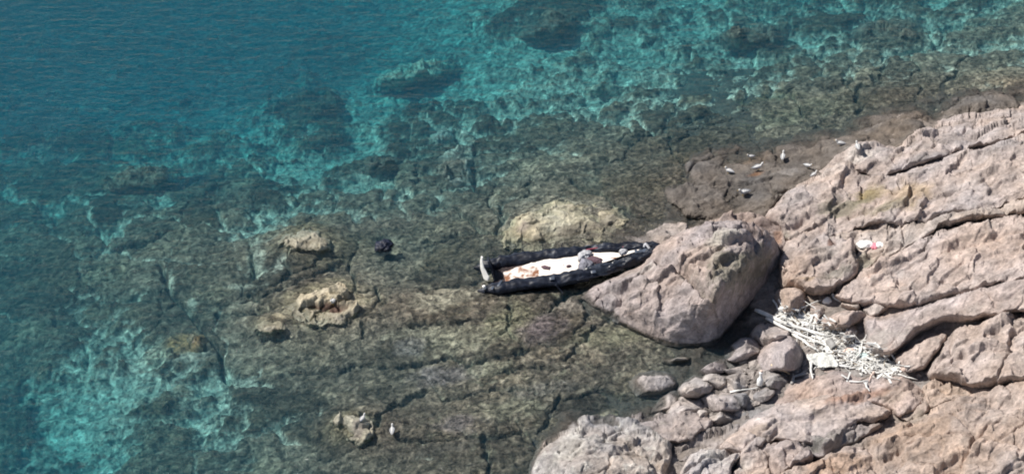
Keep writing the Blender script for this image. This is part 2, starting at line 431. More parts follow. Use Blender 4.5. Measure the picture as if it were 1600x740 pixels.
# pale scoured tops, tufts of yellow-green weed along plate rims on the shallow flat
shal = sstep(.75, .25, depth)[..., None] * sstep(560, 700, U)[..., None]
rim = np.exp(-(edge / 9) ** 2)[..., None]
tuft = sstep(.05, .4, fbm(X * 1.2, Y, 0 * X, 3.4, 4, .65, seed=71.0))[..., None]
col = col * (1 - .75 * shal * tuft * (.35 + .65 * rim)) + np.array([.23, .22, .165]) * .75 * shal * tuft * (.35 + .65 * rim)
tn = fbm(X, Y, 0 * X, 1.6, 4, .6, seed=81.0)
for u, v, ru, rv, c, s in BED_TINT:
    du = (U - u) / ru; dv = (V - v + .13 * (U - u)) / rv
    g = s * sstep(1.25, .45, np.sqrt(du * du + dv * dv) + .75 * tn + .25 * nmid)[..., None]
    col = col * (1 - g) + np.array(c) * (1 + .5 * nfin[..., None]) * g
col = np.clip(col, .012, .8)

seabed = None
ny, nx = X.shape
vi = np.arange(ny * nx).reshape(ny, nx)
quads = np.stack([vi[:-1, :-1], vi[:-1, 1:], vi[1:, 1:], vi[1:, :-1]], -1).reshape(-1, 4)
def cavg(F):
    return (F[:-1, :-1] + F[:-1, 1:] + F[1:, 1:] + F[1:, :-1]) * .25
inframe = (cavg(U) > -80) & (cavg(U) < 1680) & (cavg(V) > -60) & (cavg(V) < 800)
isreef = ((cavg(M) > .09) & inframe).ravel()
flab = np.where(isreef, lab[:-1, :-1].ravel(), -1)
VERTS = np.stack([X, Y, Z], -1).reshape(-1, 3); COLS = col.reshape(-1, 3)
def sub_mesh(name, sel):
    q = quads[sel]
    un, inv = np.unique(q, return_inverse=True)
    return mesh_from(name, VERTS[un], inv.reshape(-1, 4), COLS[un])
seabed = link('seabed', sub_mesh('seabed', flab < 0), M_REEF)
tag(seabed, 'pale sandy sea floor with stones in the channels between the reef plates', kind='structure')
for i in range(len(REEF_SEEDS)):
    sel = flab == i
    if sel.sum() > 60:
        link('reef_plate', sub_mesh('reef_plate', sel), M_REEF, seabed)

# ------------------------------------------------------------------ the water
m, nt, out = new_mat('sea_water')
geo = nt.nodes.new('ShaderNodeNewGeometry')
mp = N(nt, 'ShaderNodeMapping'); mp.inputs['Rotation'].default_value = (0, 0, R(12)); mp.inputs['Scale'].default_value = (1.0, 2.6, 1)
nt.links.new(geo.outputs['Position'], mp.inputs[0])
wa = noise_node(nt, 1.3, 5, .6, .3, mp.outputs[0])
wb = noise_node(nt, 5.5, 4, .6, .2, mp.outputs[0])
b1 = N(nt, 'ShaderNodeBump', Strength=.8, Distance=.14); nt.links.new(wa.outputs[0], b1.inputs['Height'])
b2 = N(nt, 'ShaderNodeBump', Strength=.7, Distance=.035); nt.links.new(wb.outputs[0], b2.inputs['Height']); nt.links.new(b1.outputs[0], b2.inputs['Normal'])
fr = N(nt, 'ShaderNodeFresnel', IOR=1.33); nt.links.new(b2.outputs[0], fr.inputs['Normal'])
tr = N(nt, 'ShaderNodeBsdfTransparent')
gl = N(nt, 'ShaderNodeBsdfGlossy', Roughness=.06); nt.links.new(b2.outputs[0], gl.inputs['Normal'])
mx = N(nt, 'ShaderNodeMixShader')
nt.links.new(fr.outputs[0], mx.inputs[0]); nt.links.new(tr.outputs[0], mx.inputs[1]); nt.links.new(gl.outputs[0], mx.inputs[2])
nt.links.new(mx.outputs[0], out.inputs['Surface'])
va = N(nt, 'ShaderNodeVolumeAbsorption', Density=.36); va.inputs['Color'].default_value = (.0, .714, .81, 1)
vs = N(nt, 'ShaderNodeVolumeScatter', Density=.10); vs.inputs['Color'].default_value = (.06, .46, .72, 1)
ad = N(nt, 'ShaderNodeAddShader'); nt.links.new(va.outputs[0], ad.inputs[0]); nt.links.new(vs.outputs[0], ad.inputs[1])
nt.links.new(ad.outputs[0], out.inputs['Volume'])
M_WATER = m
x0, x1, y0, y1, zb = -155, 155, -100, 200, -8.0
wme = bpy.data.meshes.new('sea')
wme.from_pydata([(x0,y0,0),(x1,y0,0),(x1,y1,0),(x0,y1,0),(x0,y0,zb),(x1,y0,zb),(x1,y1,zb),(x0,y1,zb)], [],
                [(0,1,2,3),(7,6,5,4),(0,4,5,1),(1,5,6,2),(2,6,7,3),(3,7,4,0)])
tag(link('sea', wme, M_WATER), 'clear turquoise water deepening to blue away from the rocks', kind='structure')

# ------------------------------------------------------------------ the rocky shore
LAND = [(1050,300,.0),(1150,280,.05),(1250,250,.1),(1330,215,.1),(1457,190,.15),(1600,165,.3),(1800,120,.5),(975,362,.05),(1000,400,.1),(915,465,-.05),(950,490,-.1),(1073,541,-.05),(1130,555,-.05),(1110,580,.05),(1060,605,.02),
 (1020,640,.0),(900,655,.05),(850,705,.0),(850,760,.1),(1030,690,.25),(1000,740,.35),(1100,650,.2),(1140,620,.3),(1180,560,.2),(1150,700,.5),(1100,745,.5),(1200,660,.8),(1250,720,.8),(1300,640,1.1),(1350,720,1.2),(1457,680,1.6),(1457,745,1.5),(1600,700,2.4),(1800,700,3.4),(1800,860,3.2),(1300,860,.9),(1000,860,.4),
 (1200,490,.3),(1220,560,.4),(1250,590,.6),(1220,450,.4),(1225,390,.5),(1215,340,.45),(1200,345,.3),(1260,300,.55),(1300,262,.55),(1340,235,.7),(1411,236,1.0),(1444,215,1.25),(1600,200,2.0),(1800,180,2.8),
 (1330,320,1.1),(1400,300,1.5),(1457,290,1.9),(1600,260,2.8),(1800,260,3.8),(1280,400,.9),(1350,380,1.3),(1420,360,1.7),(1457,345,2.0),(1600,330,2.9),(1300,450,.8),(1380,440,1.4),(1457,430,2.0),(1600,400,3.0),(1800,430,4.0),(1300,500,.7),(1380,520,1.2),(1457,500,1.7),(1600,500,2.7),
 (1290,550,.7),(1350,570,.9),(1430,570,1.3),(1457,600,1.5),(1600,600,2.4),
 (1000,300,-.45),(1200,190,-.35),(1457,140,-.35),(1600,110,-.3),(880,440,-.5),(900,560,-.5),(800,700,-.6),(960,560,-.4),(1000,600,-.25),(930,620,-.4),(780,800,-.6),(900,300,-.8)]
land_tps = TPS([(u / 100, v / 100) for u, v, _ in LAND], [b[2] for b in LAND], 5e-3)
def ZL(u, v): return land_tps(np.asarray(u) / 100, np.asarray(v) / 100)

LAND_TINT = [(225,263,46,5,(.58,.55,.46),.85),(270,285,10,14,(.58,.55,.46),.8),(650,110,45,6,(.60,.58,.48),.6),(730,262,6,30,(.58,.56,.5),.8),(700,238,20,5,(.5,.48,.42),.7),(262,552,10,14,(.5,.47,.38),.8),(310,540,16,6,(.34,.2,.1),.7),(905,362,60,16,(.19,.165,.13),.75),(830,378,46,9,(.22,.20,.15),.6),(950,345,26,14,(.20,.18,.15),.6),(815,360,14,8,(.24,.20,.19),.6),(480,382,20,5,(.2,.17,.12),.6),(540,480,18,10,(.22,.19,.14),.5),(560,675,14,10,(.2,.17,.16),.6),(1355,300,26,14,(.28,.22,.09),.75),(1315,318,42,11,(.20,.19,.14),.7),(1425,300,34,26,(.40,.30,.18),.55),(1380,325,40,10,(.26,.24,.14),.5),(1335,620,62,9,(.30,.17,.115),.75),(1300,735,60,18,(.40,.27,.19),.6),(1420,690,70,40,(.40,.28,.20),.5),(1300,376,7,9,(.13,.06,.04),.8),
 (1150,425,48,34,(.20,.19,.145),.75),(1185,400,28,18,(.22,.21,.17),.7),(1120,400,20,24,(.28,.25,.19),.5),(1010,423,20,4,(.55,.52,.48),.5),(1072,428,10,4,(.62,.6,.55),.7),(1132,378,26,9,(.58,.54,.48),.7),(1090,395,30,8,(.45,.36,.30),.5),(1345,243,26,11,(.56,.51,.47),.8),(1305,270,28,6,(.5,.45,.42),.6),(905,685,40,22,(.5,.49,.46),.4),(890,715,26,14,(.6,.58,.52),.45),
 (1185,358,32,14,(.19,.14,.125),.7),(1216,370,8,14,(.36,.2,.12),.6),(1230,360,8,8,(.2,.2,.16),.6),(1290,395,30,8,(.3,.27,.24),.4),(1350,400,20,12,(.24,.24,.19),.6),(1310,425,30,10,(.25,.24,.2),.5),(1320,690,40,10,(.24,.22,.2),.6),(1275,700,14,12,(.2,.2,.18),.6),(1185,670,20,8,(.42,.33,.26),.5),(1150,660,22,6,(.27,.23,.2),.4),(1180,250,30,8,(.17,.12,.08),.6),
 (1180,276,14,4,(.24,.12,.06),.7),(1110,720,30,10,(.5,.48,.44),.5),(1160,730,18,6,(.55,.52,.48),.5),(1300,440,25,10,(.27,.23,.2),.5),(1260,440,16,4,(.42,.3,.18),.5),(1400,620,30,14,(.34,.27,.21),.5),(1430,650,22,8,(.22,.21,.18),.5),(940,665,30,10,(.42,.36,.33),.4),(1330,545,90,26,(.40,.37,.34),.6)]
LAND_CRACK = [([(1031,411),(1069,421),(1100,444),(1122,471),(1128,480)],6.0,.55),([(948,492),(962,468),(985,448)],3.5,.16),([(971,507),(990,490),(1015,470),(1040,455)],3.0,.12),([(1150,440),(1180,425),(1205,420)],3.5,.18),([(1125,470),(1150,462),(1185,448)],4,.2),([(1160,480),(1180,462),(1200,455)],3,.15),
 ([(1318,345),(1290,350),(1265,340)],3,.10),([(1420,320),(1395,345)],2.4,.12),([(1330,330),(1360,325),(1378,310)],3.2,.16),([(1345,280),(1352,305)],3.5,.15),([(1395,298),(1410,294)],4,.15),([(1296,420),(1312,412),(1325,402)],3,.18),([(1298,364),(1312,382)],3.5,.2),([(1225,420),(1262,422),(1275,432)],2.5,.10),([(1410,345),(1412,372),(1408,380)],3,.14),
 ([(1412,345),(1445,348)],2.4,.1),([(1360,432),(1385,428),(1415,415)],2.6,.12),([(1405,440),(1430,450),(1435,470)],3,.12),([(1165,668),(1185,680),(1205,684),(1218,672)],3,.16),([(1320,672),(1345,655),(1365,655)],3,.18),([(1300,700),(1290,690),(1285,685)],2.5,.15),([(1385,715),(1410,705),(1428,695)],3.5,.14),([(1335,702),(1355,698)],2.2,.08),([(1296,722),(1302,745)],2,.08),
 ([(1225,712),(1235,742)],2.5,.1),([(975,700),(1000,688),(1015,683)],4,.16),([(968,710),(1000,704),(1020,695)],4,.16),([(940,690),(950,672),(960,668)],5,.2),([(1018,720),(1040,705)],3.5,.15),([(1060,705),(1085,692),(1110,688)],4,.16),([(1090,470),(1098,455),(1108,462)],5,.22),([(1110,372),(1150,362),(1190,372)],2.5,.1),([(1130,352),(1160,346),(1200,352)],2.5,.12),
 ([(1385,330),(1350,345),(1320,352)],2.6,.1),([(1340,610),(1300,612),(1262,616)],2.4,.08),([(1235,630),(1260,600)],2.0,.05),([(1430,600),(1400,612),(1380,630)],2.5,.08),([(1240,345),(1290,325),(1330,300)],3,.07),([(1420,285),(1450,275),(1480,270)],3,.1),([(1500,380),(1540,370),(1600,360)],3,.15),([(1490,650),(1530,690),(1600,700)],3,.14),([(1470,440),(1510,400)],3,.12)]

def land_color(u, v, W, base, speck=0.0, seed=0.0, wetk=.62):
    x, y, z = W[:, 0], W[:, 1], W[:, 2]
    n1 = fbm(x, y, z, .9, 4, .6, seed=5.0); n2 = fbm(x, y, z, 3.5, 3, .6, seed=15.0)
    c = np.array(base)[None] * (1 + .34 * n1[:, None] + .28 * n2[:, None])
    strk = sstep(.05, .5, fbm(x * .35 + y * .12, y * 1.1 - x * .35, z, 1.4, 5, .62, seed=44.0))[:, None]
    c = c * (1 - .42 * strk) + np.array([.17, .15, .135]) * .42 * strk
    pale = sstep(.15, .5, fbm(x, y, z, 1.1, 4, .6, seed=47.0))[:, None]
    c = c * (1 - .3 * pale) + np.array([.50, .455, .42]) * .3 * pale
    warm = fbm(x, y, z, .5, 3, seed=25.0)[:, None]
    c = c * (1 + warm * np.array([.14, .0, -.16]))
    tn = fbm(x, y, z, 1.5, 4, .6, seed=81.0)
    for a, b, ru, rv, cc, s in LAND_TINT:
        if u.max() < a - 2 * ru or u.min() > a + 2 * ru or v.max() < b - 2 * rv - 10 or v.min() > b + 2 * rv + 10:
            continue
        g = s * sstep(1.3, .4, np.hypot((u - a) / ru, (v - b + .2 * (u - a)) / rv) + .8 * tn + .3 * n2)[:, None]
        c = c * (1 - g) + np.array(cc) * (1 + .3 * n2[:, None]) * g
    if speck:
        g = speck * sstep(.18, .38, fbm(x, y, z, 4.2, 3, .6, seed=95.0) + .35 * fbm(x, y, z, .8, 2, seed=96.0))[:, None]
        c = c * (1 - g) + np.array([.62, .60, .55]) * g
    # weed and wetness line left by the sea on the stone
    wet = sstep(.085, .0, z + .05 * n1)[:, None]
    c = c * (1 - wetk * wet) + np.array([.078, .066, .053]) * wetk * wet
    a = 1 - .8 * wet
    return np.concatenate([np.clip(c, .012, .8), a], 1)

def shape_noise(u, v, W, amp, seed):
    x, y, z = W[:, 0], W[:, 1], W[:, 2]
    an = R(20)
    a = x * math.cos(an) + y * math.sin(an); b = -x * math.sin(an) + y * math.cos(an)
    n = 1.2 * fbm(a * .8, b * 1.2, z, .75, 5, .58, seed=seed) + .42 * fbm(a * .75, b * 1.2, z, 1.4, 5, .62, ridged=True, seed=seed + 4) + .22 * fbm(x, y, z, 6.5, 3, .65, seed=9.0)
    wa_, wb_ = a + .25 * fbm(x, y, z, 1.3, 3, seed=seed + 7), b + .25 * fbm(x, y, z, 1.3, 3, seed=seed + 8)
    e1, v1 = cells(wa_ * .8, wb_, .95, int(seed)); e2, v2 = cells(wa_ * .85, wb_, 2.4, int(seed) + 5)
    e3, v3 = cells(wa_ * .8, wb_ * 1.1, .55, int(seed) + 9)
    n = n + .85 * v1 * sstep(0, .10, e1) + .48 * v2 * sstep(0, .12, e2) + 1.0 * v3 * sstep(0, .09, e3) - .5 * np.exp(-(e3 / .05) ** 2)
    dz = amp * n
    wob_u = u + 6 * fbm(x, y, z, 1.2, 3, seed=2.0); wob_v = v + 5 * fbm(x, y, z, 1.2, 3, seed=6.0)
    for pl, hw, dep in LAND_CRACK:
        p = np.array(pl, float)
        bx = (wob_u > p[:, 0].min() - 14) & (wob_u < p[:, 0].max() + 14) & (wob_v > p[:, 1].min() - 14) & (wob_v < p[:, 1].max() + 14)
        if bx.any():
            d = seg_dist(wob_u[bx], wob_v[bx], p)
            dz[bx] -= dep * np.exp(-(d / hw) ** 2)
    return dz

def patch(name, poly, h, edge, base, parent=None, amp=.17, power=2.4, sink=.22, tilt=(0, 0), ctrl=None, cuts=(), cutk=14.0, grow=0.0, wetk=.62, speck=0.0, facets=0, step=1.3, seed=None, rough_edge=4.5, mat=None):
    """one stone: footprint polygon (photo pixels at its own height), raised above the shore surface"""
    pl = smooth_poly(poly)
    seed = (pl[:, 0].mean() * .37 + pl[:, 1].mean() * .91) % 60 if seed is None else seed
    rs = np.random.RandomState(int(seed * 1000) % 99991)
    us = np.arange(pl[:, 0].min() - 12, pl[:, 0].max() + 13, step); vs_ = np.arange(pl[:, 1].min() - 12, pl[:, 1].max() + 13, step)
    Ug, Vg = np.meshgrid(us, vs_)
    sd = poly_sd(Ug, Vg, pl) + grow
    sd = sd + rough_edge * fbm(Ug / 26, Vg / 20, 0 * Ug, 1.0, 4, .6, seed=seed)
    edge = edge * (.75 + .9 * np.clip(.5 + fbm(Ug / 40, Vg / 40, 0 * Ug, 1.0, 2, seed=seed + 3), 0, 1))
    mask = sd > -4.5
    u, v, s = Ug[mask], Vg[mask], sd[mask]
    Rin = max(s.max(), 1.0)
    e = np.minimum(edge[mask], Rin)
    t = np.clip((s + .5) / e, -2, 1)
    prof = np.where(t > 0, 1 - (1 - np.clip(t, 0, 1)) ** power, 1.6 * t)
    if facets:
        uc, vc = pl[:, 0].mean(), pl[:, 1].mean()
        sx, sy = np.ptp(pl[:, 0]) * .5, np.ptp(pl[:, 1]) * .5
        qx, qy = (u - uc) / sx, (v - vc) / sy
        for _ in range(facets):
            th = rs.uniform(0, 6.283); st = rs.uniform(.3, 1.0); off = rs.uniform(.8, 1.1)
            f = off - st * (qx * math.cos(th) + qy * math.sin(th))
            prof = np.where(t > 0, -np.logaddexp(-32 * prof, -32 * f) / 32, prof)
    if ctrl is not None:
        ct = TPS([(a / 100, b / 100) for a, b, _ in ctrl], [c for _, _, c in ctrl], 2e-3)
        z = ct(u / 100, v / 100) + np.minimum(0, t) * .5
        for (a, b, c, gu, gv) in cuts:
            f = c + gu * (u - a) + gv * (v - b)
            z = -np.logaddexp(-cutk * z, -cutk * f) / cutk
    else:
        z = ZL(u, v) - sink + (h + sink) * prof + tilt[0] * (u - u.mean()) / 47 + tilt[1] * (v.mean() - v) / 30
    W = P(u, v, z)
    fade = np.clip(t * 1.5 + .3, .15, 1)
    dz = shape_noise(u, v, W, amp, seed) * fade
    W[:, 2] += dz
    W[:, 0] += .35 * amp * fbm(W[:, 0], W[:, 1], W[:, 2], 2.2, 3, seed=seed + 30)
    W[:, 1] += .35 * amp * fbm(W[:, 0], W[:, 1], W[:, 2], 2.2, 3, seed=seed + 40)
    q = grid_quads(mask)[:, ::-1]
    cols = land_color(u, v, W, base, speck, seed, wetk)
    if ctrl is not None:      # free-standing: close the hidden back and sides down into the ground
        nv = len(W)
        ed = np.concatenate([q[:, [0, 1]], q[:, [1, 2]], q[:, [2, 3]], q[:, [3, 0]]])
        key = np.sort(ed, 1); _, ix, cnt = np.unique(key[:, 0] * nv + key[:, 1], return_index=True, return_counts=True)
        be = ed[ix[cnt == 1]]
        bv, inv = np.unique(be, return_inverse=True); inv = inv.reshape(-1, 2)
        cen = W[:, :2].mean(0)
        out_ = W[bv, :2] - cen; out_ /= np.linalg.norm(out_, axis=1)[:, None]
        prev, allW, allq, allc = bv, [W], [q], [cols]
        n0 = nv
        zb = W[bv, 2]
        for kx, f in ((.16, .25), (.30, .6), (.36, 1.0)):
            ring = W[bv].copy(); drop = np.maximum(zb + .5, .2)
            ring[:, :2] += out_ * (kx * np.clip(drop, .2, 1.5))[:, None]; ring[:, 2] = zb - drop * f
            ids = n0 + np.arange(len(bv))
            allW.append(ring); allc.append(cols[bv])
            pv = np.concatenate([prev, [0]]) if False else prev
            allq.append(np.stack([pv[inv[:, 1]], pv[inv[:, 0]], ids[inv[:, 0]], ids[inv[:, 1]]], -1))
            prev = ids; n0 += len(bv)
        W = np.concatenate(allW); q = np.concatenate(allq); cols = np.concatenate(allc)
    return link(name, mesh_from(name, W, q, cols), mat or M_ROCK, parent)

GREY, PINK, ORNG, DARK = (.39, .345, .325), (.43, .375, .345), (.44, .365, .315), (.115, .095, .08)
CREAM = (.44, .405, .31)
# the ground between the stones
us = np.arange(815, 1800, 2.0); vs_ = np.arange(110, 850, 2.0)
Ug, Vg = np.meshgrid(us, vs_)
mask = np.ones(Ug.shape, bool)
u, v = Ug.ravel(), Vg.ravel()
z = ZL(u, v) - .15 - .10 * sstep(1.3, .6, np.hypot((u - 1120) / 110, (v - 600 + .35 * (u - 1120)) / 55))
W = P(u, v, z)
W[:, 2] += .24 * fbm(W[:, 0], W[:, 1], 0 * u, 1.1, 5, .6, seed=2.0) + .05 * fbm(W[:, 0], W[:, 1], 0 * u, 6, 2, seed=3.)
shore = link('rocky_shore', mesh_from('rocky_shore', W, grid_quads(mask)[:, ::-1], land_color(u, v, W, (.27, .24, .22), wetk=.88)), M_ROCK)
tag(shore, 'grey gravelly ground under the slabs at the foot of the cliff', kind='structure')

SLABS = [
 ([(1301,254),(1322,239),(1338,228),(1367,228),(1411,228),(1424,215),(1444,205),(1520,185),(1600,170),(1680,160),(1680,200),(1600,213),(1520,231),(1457,248),(1428,257),(1395,269),(1370,271),(1335,262)], .34, 12, PINK, {}),
 ([(1200,340),(1221,319),(1237,298),(1262,288),(1281,275),(1301,258),(1335,266),(1370,276),(1397,274),(1430,262),(1457,253),(1530,235),(1600,218),(1690,205),(1690,290),(1600,308),(1530,326),(1457,342),(1420,348),(1390,349),(1360,351),(1330,357),(1300,364),(1275,360),(1250,364),(1235,370),(1222,358),(1205,350)], .38, 14, PINK, dict(amp=.13)),
 ([(1228,378),(1245,370),(1260,359),(1284,357),(1298,364),(1310,375),(1333,380),(1331,396),(1337,411),(1338,423),(1331,434),(1314,442),(1300,452),(1278,458),(1257,454),(1240,443),(1222,440),(1222,405)], .42, 13, (0.439,0.374,0.336), {}),
 ([(1306,366),(1335,359),(1365,354),(1392,353),(1425,352),(1457,347),(1540,330),(1600,318),(1690,300),(1690,312),(1600,330),(1520,344),(1457,359),(1430,371),(1400,384),(1375,397),(1352,413),(1344,418),(1342,408),(1337,396),(1342,382),(1314,374)], .36, 11, (0.456,0.392,0.342), {}),
 ([(1308,461),(1322,450),(1340,442),(1353,430),(1378,413),(1402,399),(1432,386),(1457,374),(1520,355),(1600,340),(1690,322),(1690,410),(1600,430),(1530,448),(1457,467),(1435,475),(1400,476),(1370,472),(1354,474),(1338,470),(1322,468)], .36, 13, (0.467,0.392,0.348), dict(amp=.13)),
 ([(1353,497),(1375,497),(1400,492),(1425,483),(1457,474),(1530,455),(1600,438),(1690,420),(1690,470),(1600,482),(1520,497),(1470,501),(1450,510),(1430,520),(1415,533),(1400,548),(1385,555),(1365,550),(1356,540),(1357,520)], .46, 13, (0.439,0.374,0.342), dict(amp=.07)),
 ([(1402,558),(1426,545),(1443,533),(1458,524),(1474,524),(1466,540),(1455,555),(1445,571),(1430,577),(1412,572)], .40, 11, (0.445,0.380,0.342), dict(amp=.07)),
 ([(1462,562),(1476,541),(1500,523),(1600,495),(1690,480),(1690,590),(1600,598),(1520,600),(1470,590),(1452,583)], .40, 13, PINK, {}),
 ([(1130,700),(1165,668),(1190,650),(1225,632),(1270,622),(1320,620),(1360,626),(1390,640),(1372,653),(1340,653),(1318,670),(1292,680),(1262,690),(1240,686),(1205,684),(1190,698),(1160,710)], .32, 12, (0.479,0.421,0.390), dict(amp=.08)),
 ([(1215,627),(1235,605),(1265,591),(1300,584),(1340,591),(1375,592),(1400,591),(1425,600),(1443,620),(1430,638),(1407,648),(1390,638),(1352,622),(1300,616),(1250,621)], .22, 11, (0.439,0.363,0.324), dict(amp=.09)),
 ([(1068,746),(1085,716),(1130,704),(1158,713),(1140,733),(1132,770),(1060,790)], .30, 9, (0.479,0.439,0.414), dict(speck=.5)),
 ([(1140,760),(1148,730),(1172,705),(1198,716),(1205,745),(1215,790),(1140,795)], .30, 10, (0.467,0.409,0.378), {}),
 ([(1177,703),(1205,689),(1243,692),(1260,712),(1267,722),(1245,734),(1210,741),(1201,714)], .40, 11, (0.439,0.380,0.354), {}),
 ([(1252,695),(1268,692),(1300,684),(1320,675),(1345,656),(1375,660),(1350,678),(1310,698),(1275,716),(1264,708)], .10, 8, (0.342,0.310,0.294), {}),
 ([(1215,752),(1270,727),(1315,703),(1360,680),(1400,665),(1440,650),(1480,630),(1540,612),(1600,603),(1700,590),(1700,830),(1215,830)], .34, 14, ORNG, dict(amp=.13)),
 ([(1412,632),(1430,624),(1447,628),(1446,640),(1428,650),(1414,644)], .26, 8, (0.410,0.351,0.312), {}),
 ([(1448,605),(1475,596),(1530,606),(1545,609),(1480,626),(1455,634)], .24, 9, (0.456,0.386,0.336), {}),
 ([(990,656),(1040,651),(1080,653),(1110,663),(1085,679),(1058,690),(1030,680),(1008,668)], .22, 9, (0.376,0.333,0.312), {}),
 ([(1056,702),(1082,682),(1130,673),(1152,668),(1135,688),(1112,704),(1078,712)], .20, 8, (0.308,0.287,0.276), dict(amp=.16)),
 ([(1205,246),(1240,222),(1275,207),(1320,212),(1360,222),(1345,230),(1320,238),(1292,260),(1262,283),(1235,296),(1216,298),(1206,280)], .05, 16, (.148,.133,.117), dict(amp=0.056, grow=10, rough_edge=10)),
 ([(1072,265),(1110,242),(1150,236),(1200,241),(1201,275),(1196,299),(1150,299),(1100,290)], .02, 18, (.148,.133,.117), dict(amp=0.072, grow=12, rough_edge=14)),
 ([(1048,302),(1100,294),(1150,302),(1197,302),(1205,318),(1180,333),(1140,334),(1090,330)], .02, 16, (.148,.133,.117), dict(amp=0.080, grow=12, rough_edge=12)),
 ([(1330,207),(1380,200),(1436,197),(1420,210),(1405,224),(1370,222)], .05, 10, (.148,.133,.117), dict(amp=0.056, grow=9, rough_edge=8)),
 ([(1310,176),(1340,164),(1400,152),(1457,137),(1600,118),(1690,105),(1690,150),(1600,158),(1500,174),(1457,187),(1380,194),(1330,193)], -.02, 16, (.148,.133,.117), dict(amp=0.072, grow=9, rough_edge=12)),
]
for poly, h, e, base, kw in SLABS:
    kw.setdefault('grow', 5.2)
    kw['amp'] = kw.get('amp', .15) * 1.15
    patch('rock_slab', poly, h, e * .75, tuple(np.array(base) * np.array([1.03, 1.0, 1.0])), parent=shore, **kw)

def stone(label, poly, h=None, base=GREY, group=None, name='boulder', cat='boulder', **kw):
    p = np.array(poly, float)
    pl = smooth_poly(poly)
    g = np.meshgrid(np.arange(pl[:,0].min(), pl[:,0].max(), 2.), np.arange(pl[:,1].min(), pl[:,1].max(), 2.))
    rin = poly_sd(g[0], g[1], pl).max()
    hh = rin / 21.0 if h is None else h
    kw.setdefault('facets', 7); kw.setdefault('amp', .085); kw.setdefault('rough_edge', 3.0); kw.setdefault('grow', 3.5); kw.setdefault('power', 2.6)
    o = patch(name, poly, hh, kw.pop('edge', rin), tuple(np.array(base) * np.array([1.13, 1.11, 1.10])), **kw)
    return tag(o, label, cat, group)

REEF_BLOCKS = [
 ([(585,134),(602,114),(640,99),(690,99),(716,108),(692,117),(650,124),(612,137)], -2.5, -1.75, (.52,.50,.41)),
 ([(140,278),(180,264),(230,260),(272,268),(288,286),(268,306),(210,312),(150,302)], -2.35, -1.6, (.15,.12,.09)),
 ([(425,178),(450,156),(490,146),(530,158),(545,178),(505,196),(455,196)], -3.0, -2.2, (.12,.10,.085)),
 ([(672,262),(690,242),(722,232),(738,248),(738,290),(715,300),(690,290)], -1.35, -.7, (.26,.23,.195)),
 ([(295,328),(330,314),(385,312),(428,322),(432,336),(395,346),(330,344)], -2.0, -1.35, (.14,.115,.09)),
 ([(250,552),(272,534),(310,530),(332,546),(322,566),(286,574),(258,568)], -1.3, -.75, (.20,.14,.085)),
 ([(640,236),(672,214),(712,198),(722,206),(690,226),(655,244)], -1.7, -1.15, (.45,.43,.37)),
 ([(800,52),(835,34),(880,32),(908,48),(880,64),(830,68)], -2.2, -1.55, (.15,.125,.10)),
 ([(1120,62),(1165,44),(1215,48),(1230,64),(1180,78),(1135,78)], -1.7, -1.1, (.15,.13,.105)),
 ([(1330,50),(1380,34),(1440,40),(1452,58),(1400,72),(1345,70)], -1.3, -.75, (.16,.135,.11)),
 ([(560,262),(585,246),(625,250),(632,266),(600,280),(570,278)], -1.6, -1.1, (.13,.11,.09)),
 ([(470,224),(500,208),(545,212),(552,228),(515,240),(480,238)], -2.5, -1.9, (.12,.10,.085))]
for poly, z0_, z1_, base in REEF_BLOCKS:
    c = np.array(poly, float).mean(0)
    ct = [(a, b, z0_) for a, b in poly] + [(c[0] + .62 * (a - c[0]), c[1] + .62 * (b - c[1]) - 2, z1_) for a, b in poly] + [(c[0], c[1], z1_ + .05)]
    patch('reef_block', poly, 0, 8, base, parent=seabed, ctrl=ct, amp=.20, wetk=0.0, rough_edge=12, seed=c[0] % 41, step=1.4, mat=M_REEF)
# the great boulder beside the boat
big = [(908,464),(929,449),(967,434),(1003,418),(1018,398),(1045,376),(1085,358),(1125,351),(1165,352),(1195,366),(1212,388),(1219,412),(1213,440),(1197,470),(1180,500),(1150,522),(1112,540),(1073,541),(1039,536),(994,517),(971,507),(948,490),(918,471)]
bctrl = [(908,464,-.1),(929,449,.1),(967,434,.42),(1003,418,.65),(1018,398,.75),(1045,376,1.15),(1085,358,1.5),(1125,351,1.6),(1165,352,1.6),(1195,366,1.5),(1212,388,1.3),(1219,412,1.0),(1213,440,.55),(1197,470,.25),(1180,500,.05),(1150,522,-.1),(1112,540,-.1),(1073,541,-.1),(1039,536,-.1),(994,517,-.1),(971,507,-.1),(948,490,-.1),(918,471,-.1),
 (950,465,.40),(980,470,.62),(1010,475,.85),(1040,480,1.0),(1000,445,.80),(1030,435,1.1),(1060,440,1.4),(1060,470,1.35),(1085,470,1.6),(1085,500,.95),(1050,510,.62),(1010,500,.50),(1100,490,1.25),(1110,475,1.72),(1122,471,1.85),(1118,500,.80),(1090,521,.35),(1140,500,.45),(1150,470,.95),(1165,490,.2),(1190,455,.55),
 (1040,410,1.25),(1070,400,1.65),(1100,385,1.85),(1140,378,1.95),(1175,380,1.85),(1195,395,1.6),(1100,420,1.95),(1130,430,2.05),(1135,450,2.0),(1165,430,1.75),(1190,425,1.25),(1160,405,1.95),(1200,412,1.3)]
tag(patch('boulder', big, 0, 10, (.40, .342, .325), ctrl=bctrl, cuts=[(1122,471,1.66,-.031,-.027)], cutk=6.0, amp=.20, step=1.1, seed=13.0), 'huge pinkish grey boulder the boat bow leans against, with a deeply shaded right flank', 'boulder')

